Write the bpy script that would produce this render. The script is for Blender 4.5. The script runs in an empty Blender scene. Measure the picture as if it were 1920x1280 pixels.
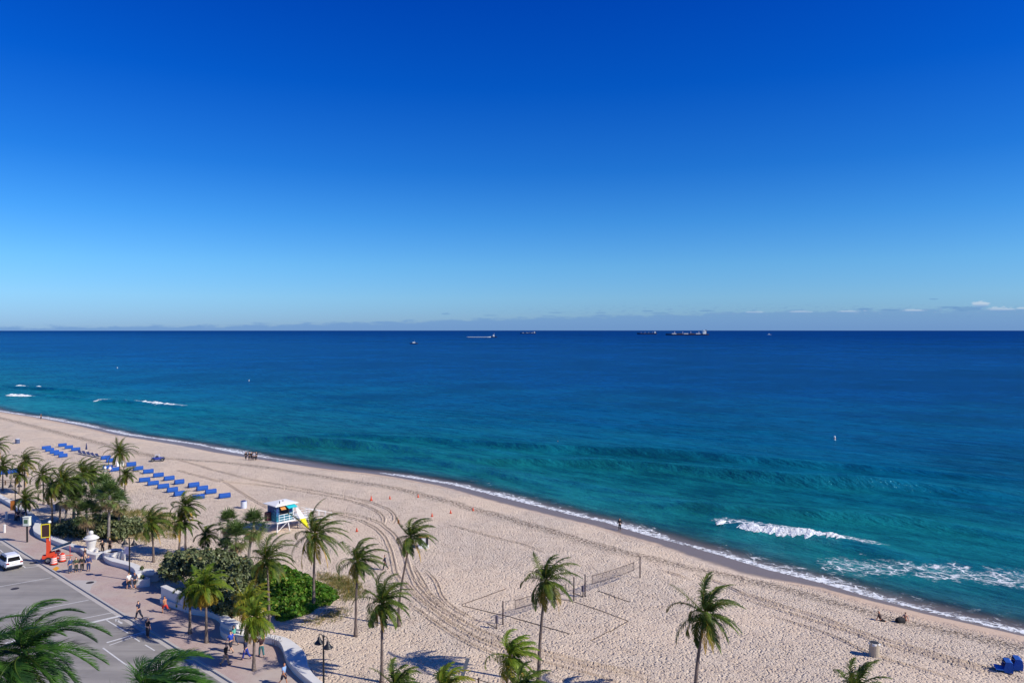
import bpy, bmesh, math, random
import numpy as np
from mathutils import Vector
R = math.radians
rng = np.random.default_rng(7)
random.seed(7)
sc = bpy.context.scene
COL = sc.collection

# ------------------------------------------------------------------ camera
H, F, PITCH = 28.0, 1387.0, math.atan(21 / 1387.0)
SEA_Z = -1.5
FWD = np.array([0, math.cos(PITCH), -math.sin(PITCH)])
UPV = np.array([0, math.sin(PITCH), math.cos(PITCH)])
cd = bpy.data.cameras.new('camera'); cam = bpy.data.objects.new('camera', cd); COL.objects.link(cam)
cd.sensor_width = 36; cd.lens = 36 * F / 1920; cd.clip_start = 0.5; cd.clip_end = 200000
cam.location = (0, 0, H); cam.rotation_euler = (math.pi / 2 - PITCH, 0, 0)
sc.camera = cam

def ray(px, py):
    return FWD + np.array([1, 0, 0]) * ((px - 960) / F) + UPV * ((640 - py) / F)
def at_z(px, py, z=0.0):
    d = ray(px, py); t = (z - H) / d[2]
    return np.array([d[0] * t, d[1] * t, z])
def at_depth(px, py, Y):
    d = ray(px, py); t = Y / d[1]
    return np.array([d[0] * t, Y, H + d[2] * t])

# beach frame: a runs along the kerb (towards the viewer's right), b runs to the sea
K0, K1 = at_z(0, 1006), at_z(438, 1277)
U = (K1 - K0); U /= np.linalg.norm(U); U = np.array([U[0], U[1], 0])
N = np.array([-U[1], U[0], 0])
def ab(p): q = np.asarray(p) - K0; return float(q @ U), float(q @ N)
def xy(a, b): q = K0 + U * a + N * b; return np.array([q[0], q[1], 0.0])
UANG = math.atan2(U[1], U[0]); NANG = math.atan2(N[1], N[0])

SHORE_PX = [(0,771),(80,783),(160,797),(240,815),(300,823),(370,833),(430,846),(500,858),(560,866),(640,879),(700,885),(760,893),(850,908),(950,933),(1010,948),(1080,966),(1140,979),(1200,998),(1260,1014),(1340,1036),(1440,1066),(1550,1093),(1640,1120),(1760,1150),(1850,1171),(1920,1186)]
_s = [ab(at_z(x, y, SEA_Z)) for x, y in SHORE_PX]
SA = np.array([q[0] for q in _s]); SB = np.array([q[1] for q in _s])
SA = np.concatenate([[SA[0] - 500], SA, [SA[-1] + 300]]); SB = np.concatenate([[SB[0] + 15], SB, [SB[-1] + 6]])
def shore_b(a): return np.interp(a, SA, SB)
_zd = np.array([-40, -12, 0, 5, 12, 20, 400.]); _zz = np.array([-5.0, -2.7, -1.5, -1.0, -0.35, 0, 0])
def fnoise(a, b, s, seed=0):
    r = np.random.default_rng(seed); o = 0
    for k in range(7):
        an = r.uniform(0, 6.28); f = s * r.uniform(.6, 1.8); o = o + np.sin((a * math.cos(an) + b * math.sin(an)) * f + r.uniform(0, 6.28))
    return o / 7
def gz_ab(a, b):
    d = shore_b(a) - b
    return np.interp(d, _zd, _zz) + .10 * np.clip((d - 16) / 10, 0, 1) * np.clip((b - 13) / 8, 0, 1) * fnoise(a, b, .35, 3)
def gz(x, y):
    a, b = ab((x, y, 0)); return float(gz_ab(a, b)) if b > 0.3 else 0.0
def G(px, py):
    """ground point under a pixel of the photograph"""
    z = 0.0
    for _ in range(25):
        p = at_z(px, py, z); z = 0.5 * z + 0.5 * gz(p[0], p[1])
    return np.array([p[0], p[1], gz(p[0], p[1])])

# ------------------------------------------------------------------ materials
def S(h):
    h = h.lstrip('#'); c = [int(h[i:i + 2], 16) / 255 for i in (0, 2, 4)]
    return tuple((v / 12.92 if v < .04045 else ((v + .055) / 1.055) ** 2.4) for v in c) + (1,)
class NT:
    def __init__(s, m): s.t = m.node_tree; s.n = s.t.nodes; s.l = s.t.links
    def add(s, typ, **kw):
        n = s.n.new(typ)
        for k, v in kw.items():
            if k.startswith('i_'):
                k = k[2:]; k = int(k) if k.isdigit() else k
                if hasattr(v, 'node'): s.l.new(v, n.inputs[k])
                else: n.inputs[k].default_value = v
            else: setattr(n, k, v)
        return n
    def math(s, op, a, b=0.0, c=0.0, clamp=False):
        n = s.n.new('ShaderNodeMath'); n.operation = op; n.use_clamp = clamp
        for i, v in enumerate((a, b, c)):
            if hasattr(v, 'node'): s.l.new(v, n.inputs[i])
            else: n.inputs[i].default_value = v
        return n.outputs[0]
    def ramp(s, f, stops, interp='LINEAR'):
        n = s.n.new('ShaderNodeValToRGB'); n.color_ramp.interpolation = interp
        e = n.color_ramp.elements
        while len(e) < len(stops): e.new(0.5)
        for q, (p, c) in zip(e, stops):
            q.position = p; q.color = c if len(c) == 4 else tuple(c) + (1,)
        if hasattr(f, 'node'): s.l.new(f, n.inputs[0])
        return n.outputs[0]
    def mix(s, f, a, b, mode='MIX'):
        n = s.n.new('ShaderNodeMix'); n.data_type = 'RGBA'; n.blend_type = mode; n.clamp_factor = True
        for i, v in ((0, f), (6, a), (7, b)):
            if hasattr(v, 'node'): s.l.new(v, n.inputs[i])
            else: n.inputs[i].default_value = v
        return n.outputs[2]
    def noise(s, vec, scale, detail=3, rough=.55, dist=0, out=0):
        n = s.n.new('ShaderNodeTexNoise'); n.inputs['Scale'].default_value = scale; n.inputs['Detail'].default_value = detail
        n.inputs['Roughness'].default_value = rough; n.inputs['Distortion'].default_value = dist
        if vec is not None: s.l.new(vec, n.inputs['Vector'])
        return n.outputs[out]
    def voro(s, vec, scale, feature='F1', out=0, rnd=1.0):
        n = s.n.new('ShaderNodeTexVoronoi'); n.feature = feature; n.inputs['Scale'].default_value = scale; n.inputs['Randomness'].default_value = rnd
        s.l.new(vec, n.inputs['Vector']); return n.outputs[out]
    def step(s, v, lo, hi, a=0.0, b=1.0):
        n = s.n.new('ShaderNodeMapRange'); n.interpolation_type = 'SMOOTHSTEP'
        s.l.new(v, n.inputs[0])
        for i, q in enumerate((lo, hi, a, b)): n.inputs[i + 1].default_value = q
        return n.outputs[0]
    def attr(s, name):
        n = s.n.new('ShaderNodeAttribute'); n.attribute_name = name; return n.outputs['Fac']
    def pos(s): return s.n.new('ShaderNodeNewGeometry').outputs['Position']
    def obj(s): return s.n.new('ShaderNodeTexCoord').outputs['Object']
    def mapped(s, v, scale=(1, 1, 1), rot=(0, 0, 0)):
        n = s.n.new('ShaderNodeMapping'); s.l.new(v, n.inputs[0]); n.inputs['Scale'].default_value = scale; n.inputs['Rotation'].default_value = rot
        return n.outputs[0]
    def bump(s, h, dist=.05, strength=1.0, normal=None):
        n = s.n.new('ShaderNodeBump'); n.inputs['Strength'].default_value = strength; n.inputs['Distance'].default_value = dist
        s.l.new(h, n.inputs['Height'])
        if normal is not None: s.l.new(normal, n.inputs['Normal'])
        return n.outputs[0]
def new_mat(name):
    m = bpy.data.materials.new(name); m.use_nodes = True; t = NT(m); t.n.clear()
    t.o = t.n.new('ShaderNodeOutputMaterial'); return m, t
_mats = {}
def plain(name, col, rough=.6, var=.12, scale=6.0, metal=0.0, bump=0.0, spec=.4):
    """a plain painted / cast surface with a little uneven wear"""
    if name in _mats: return _mats[name]
    m, t = new_mat(name)
    c = S(col) if isinstance(col, str) else tuple(col) + (1,)
    n = t.noise(t.obj(), scale, 5, .6)
    k = t.math('MULTIPLY_ADD', n, 2 * var, 1 - var)
    cc = t.mix(1.0, c, t.add('ShaderNodeCombineColor', i_0=k, i_1=k, i_2=k).outputs[0], 'MULTIPLY')
    b = t.add('ShaderNodeBsdfPrincipled'); t.l.new(cc, b.inputs['Base Color'])
    b.inputs['Roughness'].default_value = rough; b.inputs['Metallic'].default_value = metal; b.inputs['Specular IOR Level'].default_value = spec
    if bump: t.l.new(t.bump(n, bump), b.inputs['Normal'])
    t.l.new(b.outputs[0], t.o.inputs[0]); _mats[name] = m; return m

# ------------------------------------------------------------------ mesh builder
class MB:
    def __init__(s): s.v = []; s.f = []; s.t = []; s.n = 0; s.mi = []
    def add(s, verts, faces, tint=0.0, mi=0):
        verts = np.asarray(verts, float).reshape(-1, 3)
        s.v.append(verts); s.t.append(np.broadcast_to(np.asarray(tint, float), (len(verts),)))
        n = s.n; s.f.extend([tuple(i + n for i in f) for f in faces]); s.mi.extend([mi] * len(faces)); s.n += len(verts); return s
    def box(s, c, size, rz=0, mi=0, bev=0.0, taper=1.0):
        x, y, z = [q / 2 for q in size]
        P = np.array([(-x,-y,-z),(x,-y,-z),(x,y,-z),(-x,y,-z),(-x*taper,-y*taper,z),(x*taper,-y*taper,z),(x*taper,y*taper,z),(-x*taper,y*taper,z)])
        cr, sr = math.cos(rz), math.sin(rz)
        P = P @ np.array([[cr, sr, 0], [-sr, cr, 0], [0, 0, 1]]) + np.asarray(c)
        return s.add(P, [(0,3,2,1),(4,5,6,7),(0,1,5,4),(1,2,6,5),(2,3,7,6),(3,0,4,7)], mi=mi)
    def tube(s, pts, rad, n=8, cap=True, tint=0.0, mi=0):
        pts = np.asarray(pts, float); rad = np.broadcast_to(np.asarray(rad, float), (len(pts),)); m = len(pts)
        T = np.gradient(pts, axis=0); T /= np.linalg.norm(T, axis=1)[:, None] + 1e-9
        ref = np.array([0, 0, 1.]) if abs(T[0][2]) < .9 else np.array([1., 0, 0])
        V = []
        for i in range(m):
            s1 = np.cross(T[i], ref); s1 /= np.linalg.norm(s1) + 1e-9; s2 = np.cross(T[i], s1)
            for k in range(n):
                q = 2 * math.pi * k / n; V.append(pts[i] + rad[i] * (s1 * math.cos(q) + s2 * math.sin(q)))
        Fc = [(i*n+k, i*n+(k+1) % n, (i+1)*n+(k+1) % n, (i+1)*n+k) for i in range(m - 1) for k in range(n)]
        if cap: Fc += [tuple(range(n))[::-1], tuple((m-1)*n + k for k in range(n))]
        return s.add(V, Fc, tint, mi)
    def bar(s, p, q, r=.03, n=6, mi=0): return s.tube([p, q], r, n, mi=mi)
    def lathe(s, prof, c=(0, 0, 0), n=20, mi=0):
        V = [(c[0] + r * math.cos(2*math.pi*k/n), c[1] + r * math.sin(2*math.pi*k/n), c[2] + z) for r, z in prof for k in range(n)]
        m = len(prof)
        Fc = [(i*n+k, i*n+(k+1) % n, (i+1)*n+(k+1) % n, (i+1)*n+k) for i in range(m-1) for k in range(n)]
        Fc += [tuple(range(n))[::-1], tuple((m-1)*n+k for k in range(n))]
        return s.add(V, Fc, mi=mi)
    def grid(s, P, tint=0.0, mi=0):
        P = np.asarray(P, float); r, c, _ = P.shape
        i = np.arange(r - 1)[:, None] * c + np.arange(c - 1)[None]
        Fc = np.stack([i, i + 1, i + c + 1, i + c], -1).reshape(-1, 4)
        return s.add(P.reshape(-1, 3), [tuple(map(int, f)) for f in Fc], tint, mi)
    def prism(s, outline, axis_vec, mi=0):
        """closed outline (3-D points) pushed along a vector"""
        P = np.asarray(outline, float); n = len(P)
        V = np.concatenate([P, P + np.asarray(axis_vec, float)])
        return s.add(V, [tuple(range(n))[::-1], tuple(range(n, 2*n))] + [(i, (i+1) % n, n + (i+1) % n, n + i) for i in range(n)], mi=mi)
    def build(s, name, mat, parent=None, loc=None, rz=0, smooth=False, tint=False, bevel=0.0):
        me = bpy.data.meshes.new(name)
        V = np.concatenate(s.v) if s.v else np.zeros((0, 3))
        me.from_pydata(V.tolist(), [], s.f)
        mats = mat if isinstance(mat, (list, tuple)) else [mat]
        for q in mats: me.materials.append(q)
        if len(mats) > 1: me.polygons.foreach_set('material_index', s.mi)
        if tint:
            a = me.attributes.new('tint', 'FLOAT', 'POINT'); a.data.foreach_set('value', np.concatenate(s.t).astype(np.float32))
        if smooth: me.polygons.foreach_set('use_smooth', [True] * len(me.polygons))
        me.update()
        if bevel or not smooth:
            bm = bmesh.new(); bm.from_mesh(me)
            if not tint: bmesh.ops.recalc_face_normals(bm, faces=bm.faces)
            if bevel:
                es = [e for e in bm.edges if len(e.link_faces) == 2 and e.calc_face_angle(0) > .5]
                bmesh.ops.bevel(bm, geom=es, offset=bevel, segments=2, profile=.6, affect='EDGES', clamp_overlap=True)
            bm.to_mesh(me); bm.free()
        o = bpy.data.objects.new(name, me); COL.objects.link(o)
        if parent is not None: o.parent = parent
        if loc is not None: o.location = tuple(loc)
        if rz: o.rotation_euler[2] = rz
        return o
def tag(o, label=None, cat=None, group=None, kind=None):
    for k, v in (('label', label), ('category', cat), ('group', group), ('kind', kind)):
        if v: o[k] = v
    return o
def empty(name, loc, rz, label, cat, group=None):
    o = bpy.data.objects.new(name, None); COL.objects.link(o); o.location = tuple(loc); o.rotation_euler[2] = rz
    o.empty_display_size = .3
    return tag(o, label, cat, group)
def dup(root, loc, rz, label, group=None, scale=None):
    r = root.copy(); COL.objects.link(r); r.location = tuple(loc); r.rotation_euler[2] = rz; r['label'] = label
    if group: r['group'] = group
    if scale: r.scale = (scale,) * 3 if np.isscalar(scale) else scale
    for ch in list(root.children):
        c = ch.copy(); COL.objects.link(c); c.parent = r
        for g in list(ch.children):
            d = g.copy(); COL.objects.link(d); d.parent = c
    return r

# ------------------------------------------------------------------ light and sky
SUN_AZ, SUN_EL = -20.0, 37.0           # direction TO the sun: azimuth from +X, elevation
sv = np.array([math.cos(R(SUN_AZ)) * math.cos(R(SUN_EL)), math.sin(R(SUN_AZ)) * math.cos(R(SUN_EL)), math.sin(R(SUN_EL))])
sd = bpy.data.lights.new('sun', 'SUN'); sd.energy = 5.0; sd.angle = R(.5); sd.color = (1, .945, .84)
so = bpy.data.objects.new('sun', sd); COL.objects.link(so)
so.rotation_euler = Vector(sv).to_track_quat('Z', 'Y').to_euler()
sc.view_settings.view_transform = 'Standard'; sc.view_settings.look = 'None'; sc.view_settings.exposure = 0.0; sc.view_settings.gamma = 1
w = bpy.data.worlds.new('World'); sc.world = w; w.use_nodes = True
t = NT(w)
sky = t.add('ShaderNodeTexSky', sky_type='NISHITA', sun_disc=False, sun_elevation=R(SUN_EL), sun_rotation=R(90 - SUN_AZ), air_density=1.0, dust_density=.3, ozone_density=3.0, altitude=20)
gen = t.add('ShaderNodeTexCoord').outputs['Generated']
sx = t.add('ShaderNodeSeparateXYZ', i_0=gen)
X, Y, Z = sx.outputs
el = t.math('MULTIPLY', t.math('ARCSINE', Z), 180 / math.pi)
K = 1.4
stops = [(0, (.34,.58,1.16)), (.8, (.36,.62,1.18)), (2.4, (.38,.70,1.18)), (4.9, (.31,.70,1.15)), (8.2, (.17,.60,1.14)), (12, (.065,.46,1.10)), (18, (.008,.33,1.10)), (24, (.0,.26,1.08)), (38, (.05,.26,.95)), (60, (.20,.36,.86)), (90, (.26,.42,.86))]
gr = t.ramp(t.math('DIVIDE', el, 90.0), [(e / 90, tuple(v / K for v in c)) for e, c in stops])
grade = t.mix(1.0, gr, (K, K, K, 1), 'MULTIPLY')
grade.node.clamp_result = False
skyc = t.mix(1.0, sky.outputs[0], grade, 'MULTIPLY')
# low bank of distant cloud just above the sea, thicker to the south (viewer's right)
tx = t.math('DIVIDE', X, t.math('MAXIMUM', Y, .05)); te = t.math('DIVIDE', Z, t.math('MAXIMUM', Y, .05))
cv = t.add('ShaderNodeCombineXYZ', i_0=t.math('MULTIPLY', tx, 30.0), i_1=t.math('MULTIPLY', te, 160.0), i_2=0.0).outputs[0]
n1 = t.noise(cv, 1.0, 6, .62); n2 = t.noise(cv, 3.2, 5, .6)
top = t.math('MULTIPLY_ADD', t.step(tx, -.62, .62), .0235, .0048)
edge = t.math('ADD', top, t.math('MULTIPLY', t.math('SUBTRACT', n1, .5), .020))
fwdm = t.step(Y, .3, .5)
bank = t.math('MULTIPLY', t.math('SUBTRACT', 1.0, t.step(t.math('SUBTRACT', te, edge), -.0030, .0014)), fwdm)
band2 = t.math('MULTIPLY', t.step(te, .012, .024), t.math('SUBTRACT', 1.0, t.step(te, .026, .040)))
cirr = t.math('MULTIPLY', t.math('MULTIPLY', t.step(n2, .53, .62), band2), t.math('MULTIPLY', t.step(tx, -.15, .3), fwdm))
bankc = t.mix(t.step(te, .0, .03), (1.15, 2.5, 5.2, 1), (1.35, 2.75, 5.0, 1))
c1 = t.mix(t.math('MULTIPLY', bank, .66), skyc, bankc)
c2 = t.mix(t.math('MULTIPLY', cirr, .35), c1, (1.25, 2.45, 4.7, 1))
# sunlit tops on the bank
puff = t.math('MULTIPLY', t.math('MULTIPLY', t.step(n2, .54, .70), bank), t.math('MULTIPLY', t.step(t.math('SUBTRACT', te, top), -.010, -.001), t.step(tx, .0, .6)))
c3 = t.mix(t.math('MULTIPLY', puff, .55), c2, (3.6, 4.6, 6.0, 1))
# one cumulus head
c4 = c3
for hx, he, hw, hh_, am, white in [(.633, .0345, .0115, .0048, .8, 1), (.612, .0290, .020, .0030, .6, 0), (.660, .0280, .018, .0034, .65, 1), (.590, .0310, .016, .0014, .6, 0), (.693, .0290, .012, .0026, .6, 1), (.543, .0262, .016, .0022, .55, 1),
        (.476, .0290, .010, .0010, .55, 0), (.455, .0250, .014, .0020, .5, 1), (.510, .0275, .013, .0011, .5, 0), (.570, .0420, .007, .0008, .5, 0), (.390, .0245, .016, .0020, .45, 1), (.263, .0262, .010, .0010, .6, 0), (.330, .0240, .013, .0018, .4, 1), (.184, .0260, .008, .0009, .6, 0), (.200, .0230, .013, .0014, .45, 0), (.060, .0238, .011, .0008, .5, 0), (-.090, .0222, .007, .0012, .45, 0), (.120, .0235, .008, .0009, .5, 0), (-.030, .0200, .010, .0008, .4, 0)]:
    px = t.math('DIVIDE', t.math('SUBTRACT', tx, hx), hw); pe = t.math('DIVIDE', t.math('SUBTRACT', te, he), hh_)
    rr = t.math('SQRT', t.math('ADD', t.math('MULTIPLY', px, px), t.math('MULTIPLY', pe, pe)))
    head = t.math('MULTIPLY', t.math('SUBTRACT', 1.0, t.step(t.math('ADD', rr, t.math('MULTIPLY', t.math('SUBTRACT', n2, .5), 2.2)), .65, 1.2)), fwdm)
    hc = t.mix(t.step(pe, -.7, .5), (1.5, 2.9, 5.2, 1), (4.6, 5.5, 6.6, 1)) if white else (1.15, 2.45, 4.7, 1)
    c4 = t.mix(t.math('MULTIPLY', head, am), c4, hc)
bg = t.n['Background']; t.l.new(c4, bg.inputs[0]); bg.inputs[1].default_value = .12
# ------------------------------------------------------------------ sand
WR_PX = [(300,858),(420,866),(520,878),(620,895),(662,902),(735,913),(800,928),(880,950),(960,972),(1040,995),(1130,1023),(1250,1053),(1330,1070),(1420,1090),(1520,1115),(1620,1143),(1720,1170),(1820,1193),(1920,1213)]
_w = [ab(G(x, y)) for x, y in WR_PX]
WA = np.array([q[0] for q in _w]); WB = np.array([q[1] for q in _w])
m_sand, t = new_mat('sand')
P = t.pos(); d = t.attr('shore'); wk = t.attr('wrack')
P2 = t.mapped(P, (1, 1, 0.0))
big = t.noise(P2, .07, 4, .55); mid = t.noise(P2, .6, 4, .6); fine = t.noise(P2, 9.0, 3, .6)
warp = t.add('ShaderNodeVectorMath', operation='MULTIPLY_ADD', i_0=t.noise(P2, 2.0, 2, .5, out=1), i_1=(.35, .35, 0), i_2=P2).outputs[0]
v1 = t.voro(warp, 3.5, 'SMOOTH_F1'); v2 = t.voro(warp, 6.0)
pit = t.math('MULTIPLY', t.step(v1, .06, .42), t.math('MULTIPLY_ADD', mid, .8, .6))
lump = t.math('ADD', t.math('MULTIPLY', pit, 1.0), t.math('ADD', t.math('MULTIPLY', v2, .38), t.math('MULTIPLY', t.noise(P2, 7.5, 4, .65), .95)))
dn = t.math('ADD', d, t.math('MULTIPLY', t.math('SUBTRACT', mid, .5), 1.6))
dry = t.math('MULTIPLY', t.step(dn, 2.6, 5.0), t.step(t.attr('wet'), .9, 1.3))
ruff = t.math('MULTIPLY', dry, t.math('MULTIPLY_ADD', t.step(big, .36, .62), .55, .45))
hgt = t.math('ADD', t.math('MULTIPLY', lump, ruff), t.math('MULTIPLY', fine, .06))
base = t.mix(t.step(big, .3, .7), S('#e2ccb2'), S('#ecd8c1'))
base = t.mix(t.math('MULTIPLY', t.step(mid, .35, .7), .45), base, S('#d3b99f'))
base = t.mix(t.math('MULTIPLY', t.step(t.noise(P2, 3.1, 4, .7), .54, .70), .6), base, S('#7d6650'))
wn = t.math('ADD', wk, t.math('MULTIPLY', t.math('SUBTRACT', t.noise(P2, .25, 3, .6), .5), 2.6))
wrk = t.math('MULTIPLY', t.math('MULTIPLY', t.step(wn, -1.5, -.3), t.math('SUBTRACT', 1.0, t.step(wn, .4, 2.8))), t.step(t.noise(P2, 2.6, 5, .75), .46, .56))
base = t.mix(t.math('MULTIPLY', wrk, .9), base, S('#4a3a2c'))
wa = t.math('ADD', t.attr('wet'), t.math('MULTIPLY', t.math('SUBTRACT', mid, .5), .35))
wet = t.math('SUBTRACT', 1.0, t.step(wa, .72, 1.08))
damp = t.math('SUBTRACT', 1.0, t.step(dn, 3.0, 6.0))
base = t.mix(t.math('MULTIPLY', damp, .55), base, S('#b89a82'))
base = t.mix(t.math('MULTIPLY', t.attr('rut'), .30), base, S('#8d7762'))
base = t.mix(wet, base, S('#7d6f65'))
b = t.add('ShaderNodeBsdfPrincipled'); t.l.new(base, b.inputs['Base Color'])
t.l.new(t.math('MULTIPLY_ADD', wet, -.5, .9), b.inputs['Roughness']); b.inputs['Specular IOR Level'].default_value = .25
t.l.new(t.bump(hgt, .25), b.inputs['Normal']); t.l.new(b.outputs[0], t.o.inputs[0])

def uneven(lo, mid0, mid1, hi, step, grow=1.25):
    out = list(np.arange(mid0, mid1 + step / 2, step)); s = step
    while out[-1] < hi: s *= grow; out.append(min(out[-1] + s, hi))
    s = step
    while out[0] > lo: s *= grow; out.insert(0, max(out[0] - s, lo))
    return np.array(out)
aa = uneven(-900, -260, 75, 260, 1.0)
fr = np.linspace(0, 1, 120)
sb = shore_b(aa)
Bm = .3 + fr[None, :] * (sb[:, None] + 30 - .3); Am = np.repeat(aa[:, None], len(fr), 1)
Zm = gz_ab(Am, Bm)
Pm = K0[None, None] + Am[..., None] * U + Bm[..., None] * N; Pm[..., 2] = Zm
def attr_set(o, name, vals):
    a = o.data.attributes.new(name, 'FLOAT', 'POINT'); a.data.foreach_set('value', np.asarray(vals, np.float32).ravel())
mb = MB(); mb.grid(Pm); sand = mb.build('sand_beach', m_sand, smooth=True); tag(sand, kind='structure')
attr_set(sand, 'shore', sb[:, None] - Bm); WW = np.concatenate([[1.5], [1.5,2,3,3.5,5,6,5,4,5,3,2.5,3,4,5,5,4.5,4.5,4,4,6,6,3,2,1.6,1.5,1.3], [1.3]])
attr_set(sand, 'wet', (sb[:, None] - Bm) / np.interp(Am, SA, WW))
attr_set(sand, 'wrack', np.interp(Am, WA, WB) - Bm)
# mound of blown sand behind the wall
# ------------------------------------------------------------------ sea
m_sea, t = new_mat('sea_water')
P = t.pos(); v = t.attr('off'); fo = t.attr('foam')
P2 = t.mapped(P, (1, 1, 0.0)); PS = t.mapped(P, (1, 1, 0), (0, 0, -UANG)); PA = t.mapped(PS, (.35, 1.0, 1))
lg = t.math('DIVIDE', t.math('LOGARITHM', t.math('ADD', t.math('MAXIMUM', v, 0.0), 1.0), 10.0), 4.8)
nb = t.noise(P2, .006, 7, .62); nm = t.noise(PA, .09, 6, .62)
lgn = t.math('ADD', lg, t.math('MULTIPLY', t.math('SUBTRACT', nb, .5), .16))
lgn = t.math('ADD', lgn, t.math('MULTIPLY', t.math('SUBTRACT', nm, .5), .10))
colr = t.ramp(lgn, [(0, (.20,.19,.15)), (.10, (.075,.17,.16)), (.20, (.013,.185,.155)), (.32, (.006,.165,.165)), (.42, (.0012,.098,.180)), (.50, (.0002,.050,.172)), (.60, (.0001,.036,.160)), (.72, (.0001,.026,.155)), (.86, (.0001,.020,.145)), (1, (.0001,.018,.135))])
mv = t.math('ADD', t.math('MULTIPLY', t.noise(PA, .35, 6, .7), .40), t.math('ADD', t.math('MULTIPLY', t.noise(P2, .022, 6, .65), .34), t.math('MULTIPLY', t.noise(P2, .0035, 5, .6), .26)))
mult = t.math('MULTIPLY_ADD', t.step(mv, .36, .64), 1.15, .42)
colr = t.mix(1.0, colr, t.add('ShaderNodeCombineColor', i_0=mult, i_1=mult, i_2=mult).outputs[0], 'MULTIPLY')
# foam: lace of bubbles broken by noise, plus dense foam along the edge of the swash
wv = t.add('ShaderNodeVectorMath', operation='MULTIPLY_ADD', i_0=t.noise(P2, .9, 4, .6, out=1), i_1=(.9, .9, 0), i_2=t.mapped(PS, (.6, 1.0, 1))).outputs[0]
lace = t.voro(wv, .85, 'DISTANCE_TO_EDGE'); lace2 = t.voro(wv, 2.0, 'DISTANCE_TO_EDGE')
ln = t.noise(P2, .55, 5, .7)
web = t.math('MAXIMUM', t.math('SUBTRACT', 1.0, t.step(lace, .02, .075)), t.math('MULTIPLY', t.math('SUBTRACT', 1.0, t.step(lace2, .02, .08)), .5))
fm = t.math('MULTIPLY', web, t.step(t.math('ADD', fo, t.math('MULTIPLY', t.math('SUBTRACT', ln, .5), 1.7)), .50, .85))
solid = t.step(t.math('ADD', fo, t.math('MULTIPLY', t.math('SUBTRACT', t.noise(P2, 1.3, 5, .72), .5), 1.3)), .98, 1.16)
foam = t.math('MAXIMUM', fm, solid, clamp=True)
wb = t.math('ADD', t.math('MULTIPLY', t.noise(PA, .30, 5, .62), 2.2), t.math('MULTIPLY', t.noise(PA, 1.1, 5, .68), 1.2))
nrm = t.bump(t.math('MULTIPLY', wb, t.ramp(lg, [(.25, (.55,) * 3), (.5, (1.0,) * 3)])), 1.0, .8)
fb = t.bump(ln, .3, 1.0)
dif = t.add('ShaderNodeBsdfDiffuse', i_Color=colr, i_Normal=nrm)
glo = t.add('ShaderNodeBsdfGlossy', i_Color=(.22, .72, .95, 1), i_Roughness=.14, i_Normal=nrm)
lw = t.add('ShaderNodeFresnel', i_IOR=1.33, i_Normal=nrm)
fac = t.math('MINIMUM', t.math('MULTIPLY', lw.outputs[0], t.ramp(lg, [(0, (.85,) * 3), (.35, (.75,) * 3), (.5, (.40,) * 3), (.75, (.13,) * 3), (1, (.10,) * 3)])), .30)
wat = t.add('ShaderNodeMixShader', i_0=fac, i_1=dif.outputs[0], i_2=glo.outputs[0])
vn = t.math('ADD', v, t.math('MULTIPLY', t.math('SUBTRACT', t.noise(P2, .35, 4, .6), .5), 3.0))
al = t.step(vn, .3, 7.5, .10, 1.0)
tr = t.add('ShaderNodeBsdfTransparent')
wat2 = t.add('ShaderNodeMixShader', i_0=al, i_1=tr.outputs[0], i_2=wat.outputs[0])
fd = t.add('ShaderNodeBsdfDiffuse', i_Color=(.80, .82, .82, 1), i_Normal=fb)
fin = t.add('ShaderNodeMixShader', i_0=foam, i_1=wat2.outputs[0], i_2=fd.outputs[0])
t.l.new(fin.outputs[0], t.o.inputs[0])

aa = uneven(-60000, -300, 85, 60000, .9, 1.3)
vv = np.concatenate([np.arange(-1.5, 45, .45), np.arange(45, 140, 1.0)]); s = 1.0; vv = list(vv)
while vv[-1] < 70000: s *= 1.14; vv.append(vv[-1] + s)
vv = np.array(vv)
ac = np.clip(aa, -500, 260)
A2 = np.repeat(aa[:, None], len(vv), 1); V2 = np.repeat(vv[None], len(aa), 0)
B2 = shore_b(ac)[:, None] * 1.0 + V2
near = np.exp(-np.clip(V2, 0, None) / 110.) * (np.abs(A2) < 400)
ph = V2 + 4.0 * np.sin(A2 / 37.) + 2.2 * np.sin(A2 / 13. + 1) + 5 * np.sin(A2 / 90. + 2)
env = .35 + .65 * np.clip(.5 + 1.1 * fnoise(A2, V2 * 2.2, .045, 11), 0, 1)
sw = np.maximum(0, np.sin(ph * 2 * math.pi / 19.0)) ** 3
grow = np.clip((V2 - 6) / 12, 0, 1)
Zs = SEA_Z + near * env * sw * .6 * grow + .035 * np.exp(-np.clip(V2, 0, None) / 60) * fnoise(A2, V2, 1.1, 5) * grow
# where the photograph shows broken water
def poly_ab(px): return np.array([ab(at_z(x, y, SEA_Z)) for x, y in px])
def dist_poly(A, B, pl):
    best = np.full(A.shape, 1e9)
    for (a0, b0), (a1, b1) in zip(pl[:-1], pl[1:]):
        L2 = (a1-a0)**2 + (b1-b0)**2 + 1e-9; tt = np.clip(((A-a0)*(a1-a0) + (B-b0)*(b1-b0)) / L2, 0, 1)
        best = np.minimum(best, np.hypot(A - a0 - tt*(a1-a0), B - b0 - tt*(b1-b0)))
    return best
sel = (np.abs(A2) < 420) & (V2 < 160)
foam = np.zeros(A2.shape)
BREAK = [([(1352,977),(1366,980)], .35), ([(1392,984),(1420,990),(1450,994),(1500,1001),(1560,1008),(1600,1015),(1642,1024)], .75), ([(256,755),(280,757),(310,760),(346,763)], 1.0), ([(33,724),(54,725)], .6), ([(70,726),(82,727)], .6), ([(20,741),(35,742),(62,743)], .7), ([(185,752),(200,752)], .5), ([(240,754),(250,754)], .5)]
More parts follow.
